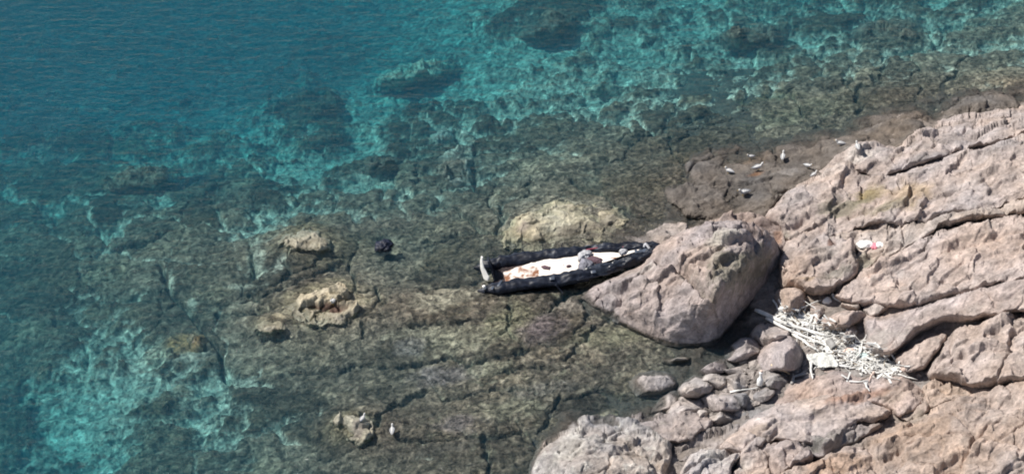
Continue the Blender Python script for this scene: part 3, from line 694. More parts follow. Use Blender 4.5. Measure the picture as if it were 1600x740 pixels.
stone('low flat grey rock between the boat bow and the huge boulder', [(975,362),(990,352),(1030,347),(1072,351),(1066,370),(1050,390),(1022,397),(1000,385),(985,377)], .22, (0.342,0.304,0.282), edge=12, amp=.10)
stone('wrinkled brown rock wedged behind the top right of the huge boulder', [(1108,354),(1140,340),(1180,337),(1203,345),(1222,355),(1227,380),(1222,404),(1207,395),(1192,374),(1160,362)], .55, (0.331,0.275,0.252), edge=12, amp=.16)
stone('rounded grey boulder half out of the water below the huge boulder', [(952,598),(968,584),(990,576),(1020,580),(1048,587),(1056,600),(1030,613),(992,618),(964,612)], .38, (0.376,0.339,0.318))
stone('small weedy rock barely breaking the pool under the huge boulder', [(1035,563),(1045,554),(1075,553),(1074,562),(1050,570)], .22, (0.170,0.150,0.120))
stone('pale grey pitted rock with white spots at the bottom edge of the shore', [(838,703),(865,682),(903,669),(905,656),(925,652),(985,656),(1002,664),(1022,672),(1046,692),(1046,715),(1036,750),(1030,800),(835,800),(830,730)], .42, (.345,.315,.295), edge=12, amp=.17, speck=.5, facets=0)
stone('large smooth grey boulder left of the driftwood heap', [(1186,558),(1207,534),(1230,528),(1246,539),(1252,562),(1243,577),(1223,580),(1194,575)], None, (0.399,0.351,0.342))
stone('grey boulder partly under the long bleached logs', [(1174,527),(1184,511),(1207,505),(1230,517),(1228,530),(1207,533),(1190,541)], None, (0.388,0.345,0.330))
stone('oval grey boulder at the right end of the green pool', [(1136,550),(1158,532),(1180,531),(1189,539),(1178,552),(1158,562),(1140,559)], None, (0.376,0.339,0.330))
stone('flat slanting stone just below the green pool', [(1096,582),(1111,571),(1128,564),(1136,571),(1128,580),(1107,586)], None, (0.331,0.292,0.282))
stone('pale flat stone right of the slanting stone below the pool', [(1131,574),(1146,565),(1167,571),(1166,578),(1140,580)], None, (0.388,0.357,0.342))
stone('light topped stone above the angular block in the stone bank', [(1098,593),(1114,586),(1132,588),(1132,597),(1119,605),(1110,600)], None, (0.422,0.386,0.360))
stone('broad stone at the upper left of the stone bank', [(1062,606),(1088,590),(1101,596),(1113,603),(1109,609),(1091,618),(1070,618)], None, (0.399,0.363,0.342))
stone('dark stone with a hollow right beside the white jug', [(1134,602),(1138,591),(1153,588),(1164,595),(1164,603),(1146,608)], None, (0.331,0.304,0.288))
stone('large angular block left of the thin white stick', [(1096,622),(1130,607),(1143,616),(1156,631),(1150,639),(1117,641),(1102,632)], None, (0.399,0.357,0.342))
stone('long narrow leaning stone at the waterside end of the bank', [(1021,642),(1033,626),(1054,614),(1065,615),(1062,621),(1046,631),(1033,645)], None, (0.399,0.363,0.342))
stone('rounded pale stone in front of the leaning stone', [(1044,641),(1065,626),(1088,625),(1096,632),(1091,639),(1065,645),(1049,646)], None, (0.433,0.392,0.372))
stone('small white edged stone below the angular block', [(1081,655),(1091,643),(1102,644),(1104,652),(1096,661)], None, (0.479,0.445,0.420))
stone('squat stone right below the angular block', [(1107,651),(1124,645),(1142,645),(1141,654),(1124,660),(1110,658)], None, (0.353,0.328,0.312))
stone('dark jagged stone under the thin white stick', [(1147,617),(1163,615),(1171,625),(1161,635),(1155,627)], None, (0.285,0.263,0.252))
stone('small flat rock at the right end of the thin white stick', [(1180,619),(1195,609),(1208,612),(1203,620),(1186,627)], None, (0.342,0.310,0.294))
stone('low grey stone right of the white jug', [(1193,580),(1216,586),(1228,595),(1216,603),(1201,602),(1194,590)], None, (0.342,0.316,0.300))
stone('brown rock overhanging a dark gap right of the driftwood logs', [(1285,498),(1297,488),(1320,486),(1346,488),(1349,499),(1331,507),(1320,519),(1305,523),(1290,515)], None, (0.422,0.351,0.318))
stone('upright wedge of rock between the brown rock and the smooth slab', [(1325,513),(1336,507),(1341,519),(1334,534),(1318,531),(1319,521)], None, (0.410,0.351,0.330))
stone('rounded stone above the loose white twigs', [(1213,463),(1223,452),(1242,450),(1255,458),(1255,475),(1245,485),(1230,487),(1218,478)], None, (0.422,0.363,0.336))
stone('tilted stone with a black shadow between twigs and brown rock', [(1262,492),(1272,476),(1285,470),(1294,478),(1284,488),(1275,500)], None, (0.376,0.333,0.318))
stone('small brown stone tucked under the middle slab', [(1318,476),(1331,472),(1342,480),(1336,486),(1320,485)], None, (0.410,0.351,0.312))
stone('small pale stone above the smooth slab', [(1355,480),(1372,475),(1388,479),(1382,490),(1363,494),(1352,488)], None, (0.410,0.363,0.336))
# rocks that stand out of the water
ip = [(782,386),(792,365),(806,346),(840,328),(872,318),(930,322),(968,330),(982,345),(962,364),(930,380),(885,387),(825,388)]
tag(patch('islet_rock', ip, 0, 8, (.54, .50, .37), ctrl=[(a, b, -.11) for a, b in ip] + [(810,362,-.03),(830,345,.03),(865,332,.03),(920,334,.02),(955,345,.0),(900,350,.0),(860,360,.0),(920,365,-.03),(830,372,-.03),(880,376,-.03)], amp=.15, wetk=.12, rough_edge=16, seed=22.0, step=1.1),
    'broad cream yellow rock breaking the surface behind the boat', 'rock')
for l, poly, h in [
 ('largest pale yellow rock island in the water with a dark red hollow', [(445,484),(470,466),(500,456),(525,450),(545,458),(560,472),(555,490),(540,503),(500,507),(465,501),(452,493)], .0),
 ('cream rock patch above the water highest up the reef flat', [(440,376),(460,363),(490,363),(508,378),(512,390),(480,392),(455,388)], .0),
 ('tiny pale rock just left below the largest rock island', [(404,510),(425,503),(448,512),(430,518),(408,517)], .0),
 ('cream hooked rock nearest the bottom edge with a bird on it', [(520,660),(545,652),(575,660),(582,682),(565,692),(548,686),(535,670)], .0)]:
    p = np.array(poly, float); c = p.mean(0)
    ct = [(a, b, -.10) for a, b in poly] + [(c[0] + .55 * (a - c[0]), c[1] + .55 * (b - c[1]) , .0) for a, b in poly] + [(c[0], c[1], .02)]
    o = patch('islet_rock', poly, 0, 8, CREAM, ctrl=ct, amp=.17, wetk=.12, rough_edge=13, seed=c[0] % 37, step=1.1)
    if poly[0][0] == 445:
        me = o.data; n = len(me.vertices)
        co = np.empty(n * 3, np.float32); me.vertices.foreach_get('co', co); co = co.reshape(-1, 3)
        uu, vv = UV(co[:, 0], co[:, 1], co[:, 2])
        nn = fbm(co[:, 0], co[:, 1], co[:, 2], 2.5, 3, seed=3.)
        g = sstep(1.15, .6, np.hypot((uu - 515) / 30, (vv - 478) / 10) + .6 * nn)
        co[:, 2] -= .16 * g; me.vertices.foreach_set('co', co.ravel())
        ca = me.color_attributes['Col']; cc = np.empty(n * 4, np.float32); ca.data.foreach_get('color', cc); cc = cc.reshape(-1, 4)
        cc[:, :3] = cc[:, :3] * (1 - .9 * g[:, None]) + np.array([.09, .045, .035]) * .9 * g[:, None]
        ca.data.foreach_set('color', cc.ravel()); me.update()
    tag(o, l, 'rock')

# loose gravel filling the bank between the stones
rs = np.random.RandomState(5)
gv, gq, gc = [], [], []
ico = bmesh.new(); bmesh.ops.create_icosphere(ico, subdivisions=1, radius=1.0)
iv = np.array([v.co[:] for v in ico.verts]); it = np.array([[v.index for v in f.verts] for f in ico.faces]); ico.free()
def gravel_spots():
    for _ in range(900):
        t = rs.rand(); yield 1030 + 240 * t + rs.normal(0, 22), 650 - 95 * t + rs.normal(0, 22), rs.uniform(.05, .12) if rs.rand() < .75 else rs.uniform(.14, .26)
    for _ in range(260):
        yield rs.uniform(1190, 1440), rs.uniform(470, 610), rs.uniform(.03, .10)
    for _ in range(260):
        t = rs.rand(); yield 1040 + 260 * t + rs.normal(0, 8), 730 - 20 * t + rs.normal(0, 14), rs.uniform(.03, .08)
n0 = 0
for (u, v, r) in gravel_spots():
    z = float(ZL(u, v)) - .20
    if z < -.12: continue
    p = P(u, v, z)
    s = iv * (1 + .22 * rs.normal(size=(len(iv), 1))) * np.array([r * rs.uniform(.8, 1.4), r * rs.uniform(.7, 1.1), r * rs.uniform(.5, .8)])
    th = rs.uniform(0, 6.28); s = np.stack([s[:, 0] * math.cos(th) - s[:, 1] * math.sin(th), s[:, 0] * math.sin(th) + s[:, 1] * math.cos(th), s[:, 2]], -1)
    gv.append(s + p); gq.append(it + n0); n0 += len(iv)
    gc.append(np.tile(np.append(np.array([.37, .33, .305]) * rs.uniform(.55, 1.25), 1.0), (len(iv), 1)))
tag(link('gravel', mesh_from('gravel', np.concatenate(gv), np.concatenate(gq), np.concatenate(gc), smooth=False), M_ROCK), 'grey gravel and cobbles filling the gaps between boulders', 'gravel', kind='stuff')

#@@OBJECTS
# ------------------------------------------------------------------ placing things on the ground that is there
bpy.context.view_layer.update()
DG = bpy.context.evaluated_depsgraph_get()
def hit(u, v):
    """world point of the solid ground seen at a photo pixel"""
    o = Vector(CAM); d = Vector(P(u, v, 0.0)) - o; d.normalize()
    for _ in range(6):
        ok, loc, nor, idx, ob, mx_ = sc.ray_cast(DG, o, d)
        if not ok: break
        if ob.name.startswith('sea') and not ob.name.startswith('seabed'):
            o = loc + d * .002; continue
        return np.array(loc)
    return P(u, v, 0.0)
def drop(x, y, z0=8.0):
    o = Vector((x, y, z0)); d = Vector((0, 0, -1))
    for _ in range(6):
        ok, loc, nor, idx, ob, mx_ = sc.ray_cast(DG, o, d)
        if not ok: break
        if ob.name == 'sea':
            o = loc + d * .002; continue
        return loc.z
    return 0.0

def sweep(path, ra, rb, nseg=14, up=(0, 0, 1), wob=0.0, wscale=3.0, seed=0.0, cap=True):
    """closed tube along a path; ra sideways radius, rb upward radius per point; returns verts, faces"""
    p = np.asarray(path, float); n = len(p)
    ra = np.broadcast_to(np.asarray(ra, float), n); rb = np.broadcast_to(np.asarray(rb, float), n)
    tg = np.gradient(p, axis=0); tg /= np.linalg.norm(tg, axis=1)[:, None]
    up = np.asarray(up, float)
    sx = np.cross(tg, up); sx /= np.maximum(np.linalg.norm(sx, axis=1), 1e-6)[:, None]
    uz = np.cross(sx, tg)
    th = np.linspace(0, 2 * math.pi, nseg, endpoint=False)
    V_ = p[:, None] + sx[:, None] * (ra[:, None] * np.cos(th))[..., None] + uz[:, None] * (rb[:, None] * np.sin(th))[..., None]
    if wob:
        nn = fbm(V_[..., 0], V_[..., 1], V_[..., 2], wscale, 4, .6, seed=seed)
        dirv = sx[:, None] * np.cos(th)[None, :, None] + uz[:, None] * np.sin(th)[None, :, None]
        V_ = V_ + dirv * (wob * nn)[..., None]
    f = []
    for i in range(n - 1):
        for j in range(nseg):
            f.append((i * nseg + j, i * nseg + (j + 1) % nseg, (i + 1) * nseg + (j + 1) % nseg, (i + 1) * nseg + j))
    V_ = V_.reshape(-1, 3)
    if cap:
        c0, c1 = len(V_), len(V_) + 1
        V_ = np.vstack([V_, p[0], p[-1]])
        for j in range(nseg):
            f.append((c0, (j + 1) % nseg, j, c0)); f.append((c1, (n - 1) * nseg + j, (n - 1) * nseg + (j + 1) % nseg, c1))
        f = [q if q[0] != q[3] else q[:3] for q in f]
    return V_, f
def pydata(name, v, f, mat, parent=None, smooth=True):
    me = bpy.data.meshes.new(name)
    me.from_pydata([tuple(x) for x in v], [], [tuple(int(i) for i in q) for q in f])
    if smooth: me.polygons.foreach_set('use_smooth', np.ones(len(me.polygons), bool))
    me.update()
    return link(name, me, mat, parent)
def interp(path, n):
    p = np.asarray(path, float)
    t = np.concatenate([[0], np.cumsum(np.linalg.norm(np.diff(p, axis=0), axis=1))]); t /= t[-1]
    s_ = np.linspace(0, 1, n)
    q = np.stack([np.interp(s_, t, p[:, k]) for k in range(3)], -1)
    for _ in range(max(1, n // 14)):
        q[1:-1] = .25 * q[:-2] + .5 * q[1:-1] + .25 * q[2:]
    return q
def board(L, Wd, T, bend=0.0, nx_=10, outline=None, chip=0.0, seed=0.0):
    """a plank or panel: grid top and bottom with thickness; outline(x)->(y0,y1) in -.5.. .5"""
    xs = np.linspace(-L / 2, L / 2, nx_ + 1); v, f = [], []
    rs_ = np.random.RandomState(int(seed * 100) % 9999)
    ny_ = 6
    for side in (1, -1):
        for i, x in enumerate(xs):
            a, b = (-.5, .5) if outline is None else outline(i / nx_)
            a += chip * rs_.rand(); b -= chip * rs_.rand()
            for j in range(ny_ + 1):
                v.append((x, (a + (b - a) * j / ny_) * Wd, bend * math.sin(math.pi * i / nx_) + side * T / 2))
        rs_ = np.random.RandomState(int(seed * 100) % 9999)
    n = (nx_ + 1) * (ny_ + 1); w = ny_ + 1
    for i in range(nx_):
        for j in range(ny_):
            a = i * w + j
            f.append((a, a + w, a + w + 1, a + 1)); f.append((n + a, n + a + 1, n + a + w + 1, n + a + w))
    for i in range(nx_):
        a = i * w; f.append((a, n + a, n + a + w, a + w)); a += ny_; f.append((a, a + w, n + a + w, n + a))
    for j in range(ny_):
        f.append((j, j + 1, n + j + 1, n + j)); a = nx_ * w + j; f.append((a, n + a, n + a + 1, a + 1))
    return np.array(v), f
def crumple(name, size, mat, seed, parent=None, amp=.35, flat=False):
    """a heap of thrown-down cloth or plastic: folded, creased closed skin"""
    bm = bmesh.new(); bmesh.ops.create_icosphere(bm, subdivisions=5, radius=1.0)
    co = np.array([v.co[:] for v in bm.verts])
    n = fbm(co[:, 0], co[:, 1], co[:, 2], 1.3, 4, .6, seed=seed) + .6 * fbm(co[:, 0], co[:, 1], co[:, 2], 2.2, 4, .6, ridged=True, seed=seed + 3)
    r = 1 + amp * n
    out_ = 1 + .5 * fbm(co[:, 0], co[:, 1], 0 * co[:, 2], 1.1, 2, seed=seed + 9)
    for v, k_, o_ in zip(bm.verts, r, out_):
        c = v.co * k_
        c.z = max(c.z, -.25)
        v.co = (c.x * size[0] * o_, c.y * size[1] * o_, c.z * size[2])
    return bm_obj(name, bm, mat, parent)

# ------------------------------------------------------------------ the wrecked inflatable boat
m, nt, out = new_mat('dark_rubber')
geo = nt.nodes.new('ShaderNodeNewGeometry')
n1 = noise_node(nt, 3.2, 6, .65, .8, geo.outputs['Position'])
b = N(nt, 'ShaderNodeBsdfPrincipled', Roughness=.48); b.inputs['Specular IOR Level'].default_value = .35
nt.links.new(ramp(nt, n1.outputs[0], [(.42, (.007, .009, .017)), (.60, (.016, .021, .036)), (.72, (.075, .085, .105))]), b.inputs['Base Color'])
nt.links.new(b.outputs[0], out.inputs[0]); M_RUB = m
M_RUB2 = plain('worn_rubber', (.025, .030, .042), .30, 5.0, .6, .5, .4, .03)
M_RUBIN = plain('inner_rubber', (.05, .035, .035), .6, 6.0, .4, .3, .5, .03)
M_GREYP = plain('grey_coated_fabric', (.07, .085, .115), .35, 7.0, .4, .5, .5, .02)
M_RED = plain('red_webbing', (.22, .03, .05), .7, 10., .3)
M_CLOTH = plain('grey_cloth', (.46, .46, .48), .9, 9.0, .45, .2, .5, .03)
M_CLOTH2 = plain('dark_grey_cloth', (.20, .20, .23), .9, 6.0, .6, .2, .5, .03)
M_MAUVE = plain('mauve_cloth', (.13, .085, .10), .9, 9.0, .4, .2, .5, .03)
M_WHITE = plain('white_paint', (.82, .80, .76), .55, 5.0, .06)
def plywood(name, lo, hi):
    m, nt, out = new_mat(name)
    geo = nt.nodes.new('ShaderNodeNewGeometry')
    n1 = noise_node(nt, 2.6, 5, .6, .6, geo.outputs['Position']); n2 = noise_node(nt, 14, 4, .6, 0, geo.outputs['Position'])
    n3 = noise_node(nt, 1.1, 3, .5, .3, geo.outputs['Position'])
    base = mixc(nt, 'MIX', ramp(nt, n3.outputs[0], [(.40, 0.), (.62, 1.)]), (.86, .82, .76), (.84, .74, .66))
    st = ramp(nt, n1.outputs[0], [(lo, 0.), (hi, 1.)])
    c = mixc(nt, 'MIX', st, base, (.26, .11, .05))
    c = mixc(nt, 'MULTIPLY', .25, c, ramp(nt, n2.outputs[0], [(.3, .6), (.6, 1.0)]))
    b = N(nt, 'ShaderNodeBsdfPrincipled', Roughness=.6); nt.links.new(c, b.inputs['Base Color']); nt.links.new(b.outputs[0], out.inputs[0])
    return m
M_PLY = plywood('cream_plywood', .60, .67); M_RUSTY = plywood('rust_stained_plywood', .47, .60)

boat = bpy.data.objects.new('inflatable_boat', None); C.objects.link(boat)
tag(boat, 'wrecked dark inflatable boat with cream floor panels lying against the huge boulder', 'boat')
boat.scale = (1.10, 1.06, 1.12)
bo = P(892, 424, -.02)
boat.location = bo
boat.rotation_euler = (R(-2), R(-4.8), R(6.5))
def tube_path(sgn):
    return interp([(-2.62, .60 * sgn, .16), (-2.0, .63 * sgn, .17), (-1.0, .64 * sgn, .17), (0, .62 * sgn, .17), (.8, .56 * sgn, .17), (1.6, .40 * sgn, .19), (2.3, .22 * sgn, .22), (2.72, .13 * sgn, .26)], 110)
for sgn, nm in ((-1, 'near'), (1, 'far')):
    t = np.linspace(0, 1, 110)
    taper = np.interp(t, [0, .02, .07, .5, .85, 1], [.55, .85, 1, 1, .82, .62])
    sag = 1 + .10 * np.sin(t * 17 + sgn) * (t > .1) + .05 * np.sin(t * 37 + 2 * sgn)
    ra = .225 * taper * (1 - .22 * np.exp(-((t - .60) / .05) ** 2)) * (1 + .05 * np.sin(t * 31)); rb = (.15 if sgn < 0 else .20) * taper * (sag if sgn < 0 else 1 + .4 * (sag - 1)) * (1 - .30 * np.exp(-((t - .60) / .05) ** 2))
    v, f = sweep(tube_path(sgn), ra, rb, 40, wob=.085 if sgn < 0 else .07, wscale=1.9, seed=4.0 + sgn)
    fold = fbm(v[:, 0] * .45, v[:, 1] * 2.0, v[:, 2] * 2.0, 2.6, 4, .5, ridged=True, seed=6. + sgn)
    v[:, 2] += .12 * fold * sstep(-.2, 1.6, v[:, 0]) * (1.2 if sgn < 0 else .8) + .04 * fold
    crs = fbm(v[:, 0] * 2.4, v[:, 1] * .7, v[:, 2] * .7, 1.6, 3, .55, ridged=True, seed=16. + sgn)
    v[:, 2] += .045 * crs; v[:, 1] += .03 * crs
    v[:, 1] += .05 * fbm(v[:, 0], 0 * v[:, 0], v[:, 2], 2.4, 3, seed=9. + sgn)
    o = tube_o = pydata('side_tube', v, f, M_RUB, boat); o['label'] = 'slack creased near side tube' if sgn < 0 else 'fuller far side tube'
    # end cone of the tube with its grey patch and valve
    cx = -2.62
    v, f = sweep(interp([(cx - .02, .60 * sgn, .16), (cx - .14, .60 * sgn, .17), (cx - .22, .60 * sgn, .20)], 10), np.linspace(.15, .03, 10), np.linspace(.14, .03, 10), 20, wob=.02, seed=2.)
    pydata('end_cone', v, f, M_RUB, tube_o)
    if sgn < 0: near_tube = tube_o
for (x, y, z, ry, rz) in ((-2.38, -.72, .33, 12, 70), (-2.16, -.62, .37, -4, 60)):
    v, f = board(.30, .07, .012, .02, 6)
    o = pydata('reinforcing_patch', v, f, M_GREYP, near_tube); o.location = (x, y, z); o.rotation_euler = (0, R(ry), R(rz))
v, f = sweep(interp([(-2.62, -.66, .30), (-2.64, -.67, .36), (-2.645, -.67, .40)], 6), .05, .05, 10); pydata('valve_cap', v, f, M_WHITE, near_tube)
# floor of loose panels
def place_board(name, L, Wd, loc, rot, mat, outline=None, bend=.015, T=.022, seed=1.0, chip=.02, parent=boat):
    v, f = board(L, Wd, T, bend, 14, outline, chip, seed)
    o = pydata(name, v, f, mat, parent, smooth=False); o.location = loc; o.rotation_euler = [R(a) for a in rot]
    return o
place_board('floor_panel', 1.02, .72, (-1.48, .03, .20), (3, -2, 2), M_RUSTY, lambda t: (-.5, .22 + .28 * min(1, t * 1.1)), seed=1.3, chip=.05)
place_board('floor_panel', 1.30, .92, (-.33, .04, .21), (2, 0, 1), M_PLY, seed=2.1)
place_board('floor_panel', .90, .62, (1.14, .12, .27), (4, -3, -3), M_PLY, lambda t: (-.48 + .40 * t ** 2, .5 - .40 * t), seed=3.7)
place_board('floor_panel', .52, .16, (1.86, .08, .34), (0, -4, 6), M_PLY, lambda t: (-.5 + .2 * t, .5 - .3 * t), seed=4.4)
# torn inner skin between tubes and floor, bow cover, transom
xs = np.linspace(-2.3, 2.5, 60); ys = np.linspace(-1, 1, 18)
gx, gy = np.meshgrid(xs, ys)
hw = np.interp(gx, [-2.3, .8, 1.6, 2.3, 2.5], [.60, .55, .40, .22, .18])
gz = .12 + .05 * fbm(gx, gy * .6, 0 * gx, 3.0, 4, .6, ridged=True, seed=3.) + .05 * np.abs(gy) + .03 * np.clip(gx, 0, 3)
mk = np.ones(gx.shape, bool); W = np.stack([gx, gy * hw, gz], -1).reshape(-1, 3)
o = link('floor_skin', mesh_from('floor_skin', W, grid_quads(mk)), M_RUBIN, boat)
md = o.modifiers.new('thickness', 'SOLIDIFY'); md.thickness = .012
xs = np.linspace(1.95, 2.86, 26); gx, gy = np.meshgrid(xs, np.linspace(-1, 1, 22))
hw = np.interp(gx, [1.95, 2.4, 2.86], [.34, .26, .22])
gz = .38 - .16 * gy ** 2 + .05 * fbm(gx, gy * .5, 0 * gx, 2.6, 4, .6, ridged=True, seed=8.)
W = np.stack([gx, gy * hw, gz], -1).reshape(-1, 3)
o = link('bow_cover', mesh_from('bow_cover', W, grid_quads(np.ones(gx.shape, bool))), M_GREYP, boat)
md = o.modifiers.new('thickness', 'SOLIDIFY'); md.thickness = .015
# slack skin of the collapsed fore part, folded over the near tube
gx, gy = np.meshgrid(np.linspace(.35, 2.45, 70), np.linspace(-1, 1, 26))
cy = np.interp(gx, [.35, 1.0, 1.7, 2.45], [-.55, -.47, -.30, -.12]); hw = np.interp(gx, [.35, .9, 1.8, 2.45], [.16, .27, .22, .10])
gz = .36 - .20 * gy ** 2 + .10 * fbm(gx * .7, gy * .45 + gx * .5, 0 * gx, 2.6, 4, .55, ridged=True, seed=18.) + .02 * gx
W = np.stack([gx, cy + gy * hw + .03 * fbm(gx, gy, 0 * gx, 3, 2, seed=5.), gz], -1).reshape(-1, 3)
o = link('slack_skin', mesh_from('slack_skin', W, grid_quads(np.ones(gx.shape, bool))), M_RUB2, boat)
md = o.modifiers.new('thickness', 'SOLIDIFY'); md.thickness = .012
v, f = sweep(interp([(2.84, -.24, .24), (2.88, -.1, .37), (2.90, .05, .39), (2.87, .22, .28)], 20), .05, .05, 12, up=(1, 0, 0), wob=.02, seed=1.); pydata('bow_end', v, f, M_RUB, boat)
v, f = sweep(interp([(2.24, .16, .40), (2.30, .20, .50), (2.36, .10, .47), (2.40, .02, .41)], 14), .045, .03, 10, wob=.02, seed=5.); o = pydata('bow_handle', v, f, M_CLOTH, boat)
tr_ = place_board('transom', .72, 1.0, (-2.34, .14, .36), (0, 80, 0), M_RUB, lambda t: (-.5 + .42 * (1 - t), .5 - .30 * (1 - t)), T=.05, seed=5.5)
v, f = sweep(interp([(-2.50, -.17, .20), (-2.54, -.08, .34), (-2.60, .02, .55), (-2.60, .06, .76), (-2.57, .08, .92)], 24), np.interp(np.linspace(0, 1, 24), [0, .1, .5, 1], [.07, .17, .12, .045]), .03, 12, up=(-.85, -.4, .3))
o = pydata('transom_trim', v, f, M_WHITE, boat); o['label'] = 'white curved upright strip at the stern'
for (pth, r) in (([(.55, .50, .36), (.9, .46, .40), (1.15, .46, .37)], .022), ([(1.55, .34, .38), (1.75, .30, .43), (1.95, .30, .40)], .03)):
    v, f = sweep(interp(pth, 12), r, .01, 8, wob=.008, seed=2.); pydata('webbing_strap', v, f, M_RED, boat)
for pth in ([(-.55, -.84, .22), (-.45, -.93, .10), (-.36, -1.02, .02), (-.40, -1.08, .0)], [(-1.9, .80, .25), (-1.7, .86, .33), (-1.62, .90, .22), (-1.5, .95, .10)], [(-.15, .86, .2), (-.14, .90, .36), (-.10, .95, .40)], [(.1, -.82, .24), (.4, -.80, .26), (.8, -.72, .24)]):
    v, f = sweep(interp(pth, 16), .016, .016, 8); pydata('grab_rope', v, f, M_RUB, boat)
for x in (-.62, .62):
    for sgn in (-1, 1):
        yy = np.interp(x, [-2, 0, .8, 1.6], [.63, .62, .56, .40]) * sgn
        v, f = board(.16, .10, .02, .01, 6); o = pydata('grab_patch', v, f, M_GREYP, boat); o.location = (x, yy + .10 * sgn, .36); o.rotation_euler = (R(-22 * sgn), 0, R(4 * x))
bpy.context.view_layer.update()
BM = boat.matrix_world.copy()
def in_boat(x, y, z): return BM @ Vector((x, y, z))
for (nm, lab_, size, mat, seed, pos, rz, cat) in (
    ('cloth_bundle', 'pale crumpled cloth heaped in the boat at the far side of the floor panels', (.24, .20, .19), M_CLOTH, 3.0, (.46, .26, .28), 20, 'cloth'),
    ('cloth_bundle', 'grey rumpled cloth hanging over the near tube of the boat', (.32, .20, .13), M_CLOTH2, 7.0, (.42, -.28, .32), 80, 'cloth'),
    ('cloth_bundle', 'dark mauve cloth spread on the forward floor panel of the boat', (.26, .14, .07), M_MAUVE, 11.0, (.74, .02, .29), -18, 'cloth'),
    ('cloth_bundle', 'small white rag ahead of the forward floor panel', (.13, .10, .09), M_CLOTH, 15.0, (1.62, .12, .36), 10, 'cloth'),
    ('cloth_bundle', 'tiny dark lump in the middle of the cream floor panel', (.07, .05, .05), M_MAUVE, 19.0, (-.06, -.06, .24), 10, 'debris'),
    ('cloth_bundle', 'brown rag on the seam of the rusty floor panel', (.13, .07, .05), M_MAUVE, 23.0, (-.72, .03, .245), -25, 'cloth')):
    o = crumple(nm, size, mat, seed); o.location = in_boat(*pos); o.rotation_euler = (0, 0, R(rz)); tag(o, lab_, cat)

M_NAVY = plain('navy_fabric', (.012, .016, .034), .5, 6.0, .4, .4, .4, .02)
o = crumple('dark_bundle', (.25, .30, .17), M_NAVY, 27.0, amp=.45); p = hit(600, 400); o.location = (p[0], p[1], -.06); o.rotation_euler = (0, 0, R(-30))
tag(o, 'blue black bundle lying in the shallow water left of the boat', 'bundle')
# ------------------------------------------------------------------ birds
M_FEATHER = plain('white_feathers', (.60, .59, .57), .8, 20, .06)
M_WING = plain('grey_feathers', (.46, .47, .49), .8, 20, .12)
M_BILL = plain('yellow_bill', (.55, .36, .06), .5, 10, .1)
def gull_proto():
    root = bpy.data.objects.new('gull', None); C.objects.link(root)
    path = interp([(-.30, 0, .235), (-.20, 0, .235), (-.08, 0, .22), (.05, 0, .235), (.13, 0, .29), (.165, 0, .36), (.19, 0, .405), (.225, 0, .41), (.25, 0, .402)], 30)
    t = np.linspace(0, 1, 30)
    r = np.interp(t, [0, .12, .28, .45, .58, .70, .82, .90, .97, 1], [.015, .045, .092, .105, .085, .052, .050, .056, .035, .012])
    v, f = sweep(path, r * .95, r, 14, up=(0, 0, 1)); body = pydata('body', v, f, M_FEATHER, root)
    for sgn in (-1, 1):
        v, f = sweep(interp([(.10, .070 * sgn, .27), (0, .098 * sgn, .265), (-.14, .088 * sgn, .25), (-.27, .045 * sgn, .245), (-.38, .012 * sgn, .245)], 16), np.interp(np.linspace(0, 1, 16), [0, .3, .7, 1], [.012, .022, .018, .004]), np.interp(np.linspace(0, 1, 16), [0, .3, .7, 1], [.03, .07, .05, .01]), 10)
        pydata('wing', v, f, M_WING, root)
        v, f = sweep(interp([(.02, .035 * sgn, .16), (.015, .037 * sgn, .08), (.02, .038 * sgn, .0)], 6), .009, .009, 6); pydata('leg', v, f, M_BILL, root)
    v, f = sweep(interp([(.245, 0, .40), (.28, 0, .397), (.31, 0, .388)], 6), np.linspace(.014, .004, 6), np.linspace(.016, .005, 6), 8); pydata('bill', v, f, M_BILL, body)
    return root
GULLS = [(1161,306,200,1.25,'white gull with a dark shadow on the wet rock, nearest the wrinkled brown rock'),(1185,266,20,1.2,'white gull standing just left of the dark upright crack in the wet rock'),
 (1138,271,150,1.0,'leftmost white gull on the wet brown rocks above the boulder'),(1223,249,80,1.15,'upright white gull at the top left corner of the dark wet slab'),(1172,248,190,.8,'small white gull at the far edge of the wet rocks'),
 (1263,263,330,.9,'greyish gull in the middle of the dark wet slab'),(1272,276,40,.9,'white gull on the shoreward brink of the pink slab above the dark slab'),(1311,228,170,1.0,'white gull at the right end of the dark wet slab'),
 (1339,233,100,1.05,'white gull on the crest of the uppermost pink slab'),(567,657,60,.95,'white gull on the hooked cream rock'),(613,676,90,1.1,'white gull standing in the shallows right of the hooked cream rock'),(520,476,250,1.1,'white gull in the dark hollow of the largest rock island')]
g0 = gull_proto()
for i, (u, v, rz, s_, l) in enumerate(GULLS):
    if i == 0: r = g0
    else:
        r = g0.copy(); C.objects.link(r)
        for ch in g0.children:
            c = ch.copy(); C.objects.link(c); c.parent = r
            for gr in ch.children:
                d = gr.copy(); C.objects.link(d); d.parent = c
    p = hit(u, v)
    r.location = (p[0], p[1], p[2] - .01)
    r.rotation_euler = (0, 0, R(rz)); r.scale = (s_ * .6,) * 3
    tag(r, l, 'gull', 'gulls resting on the rocks')

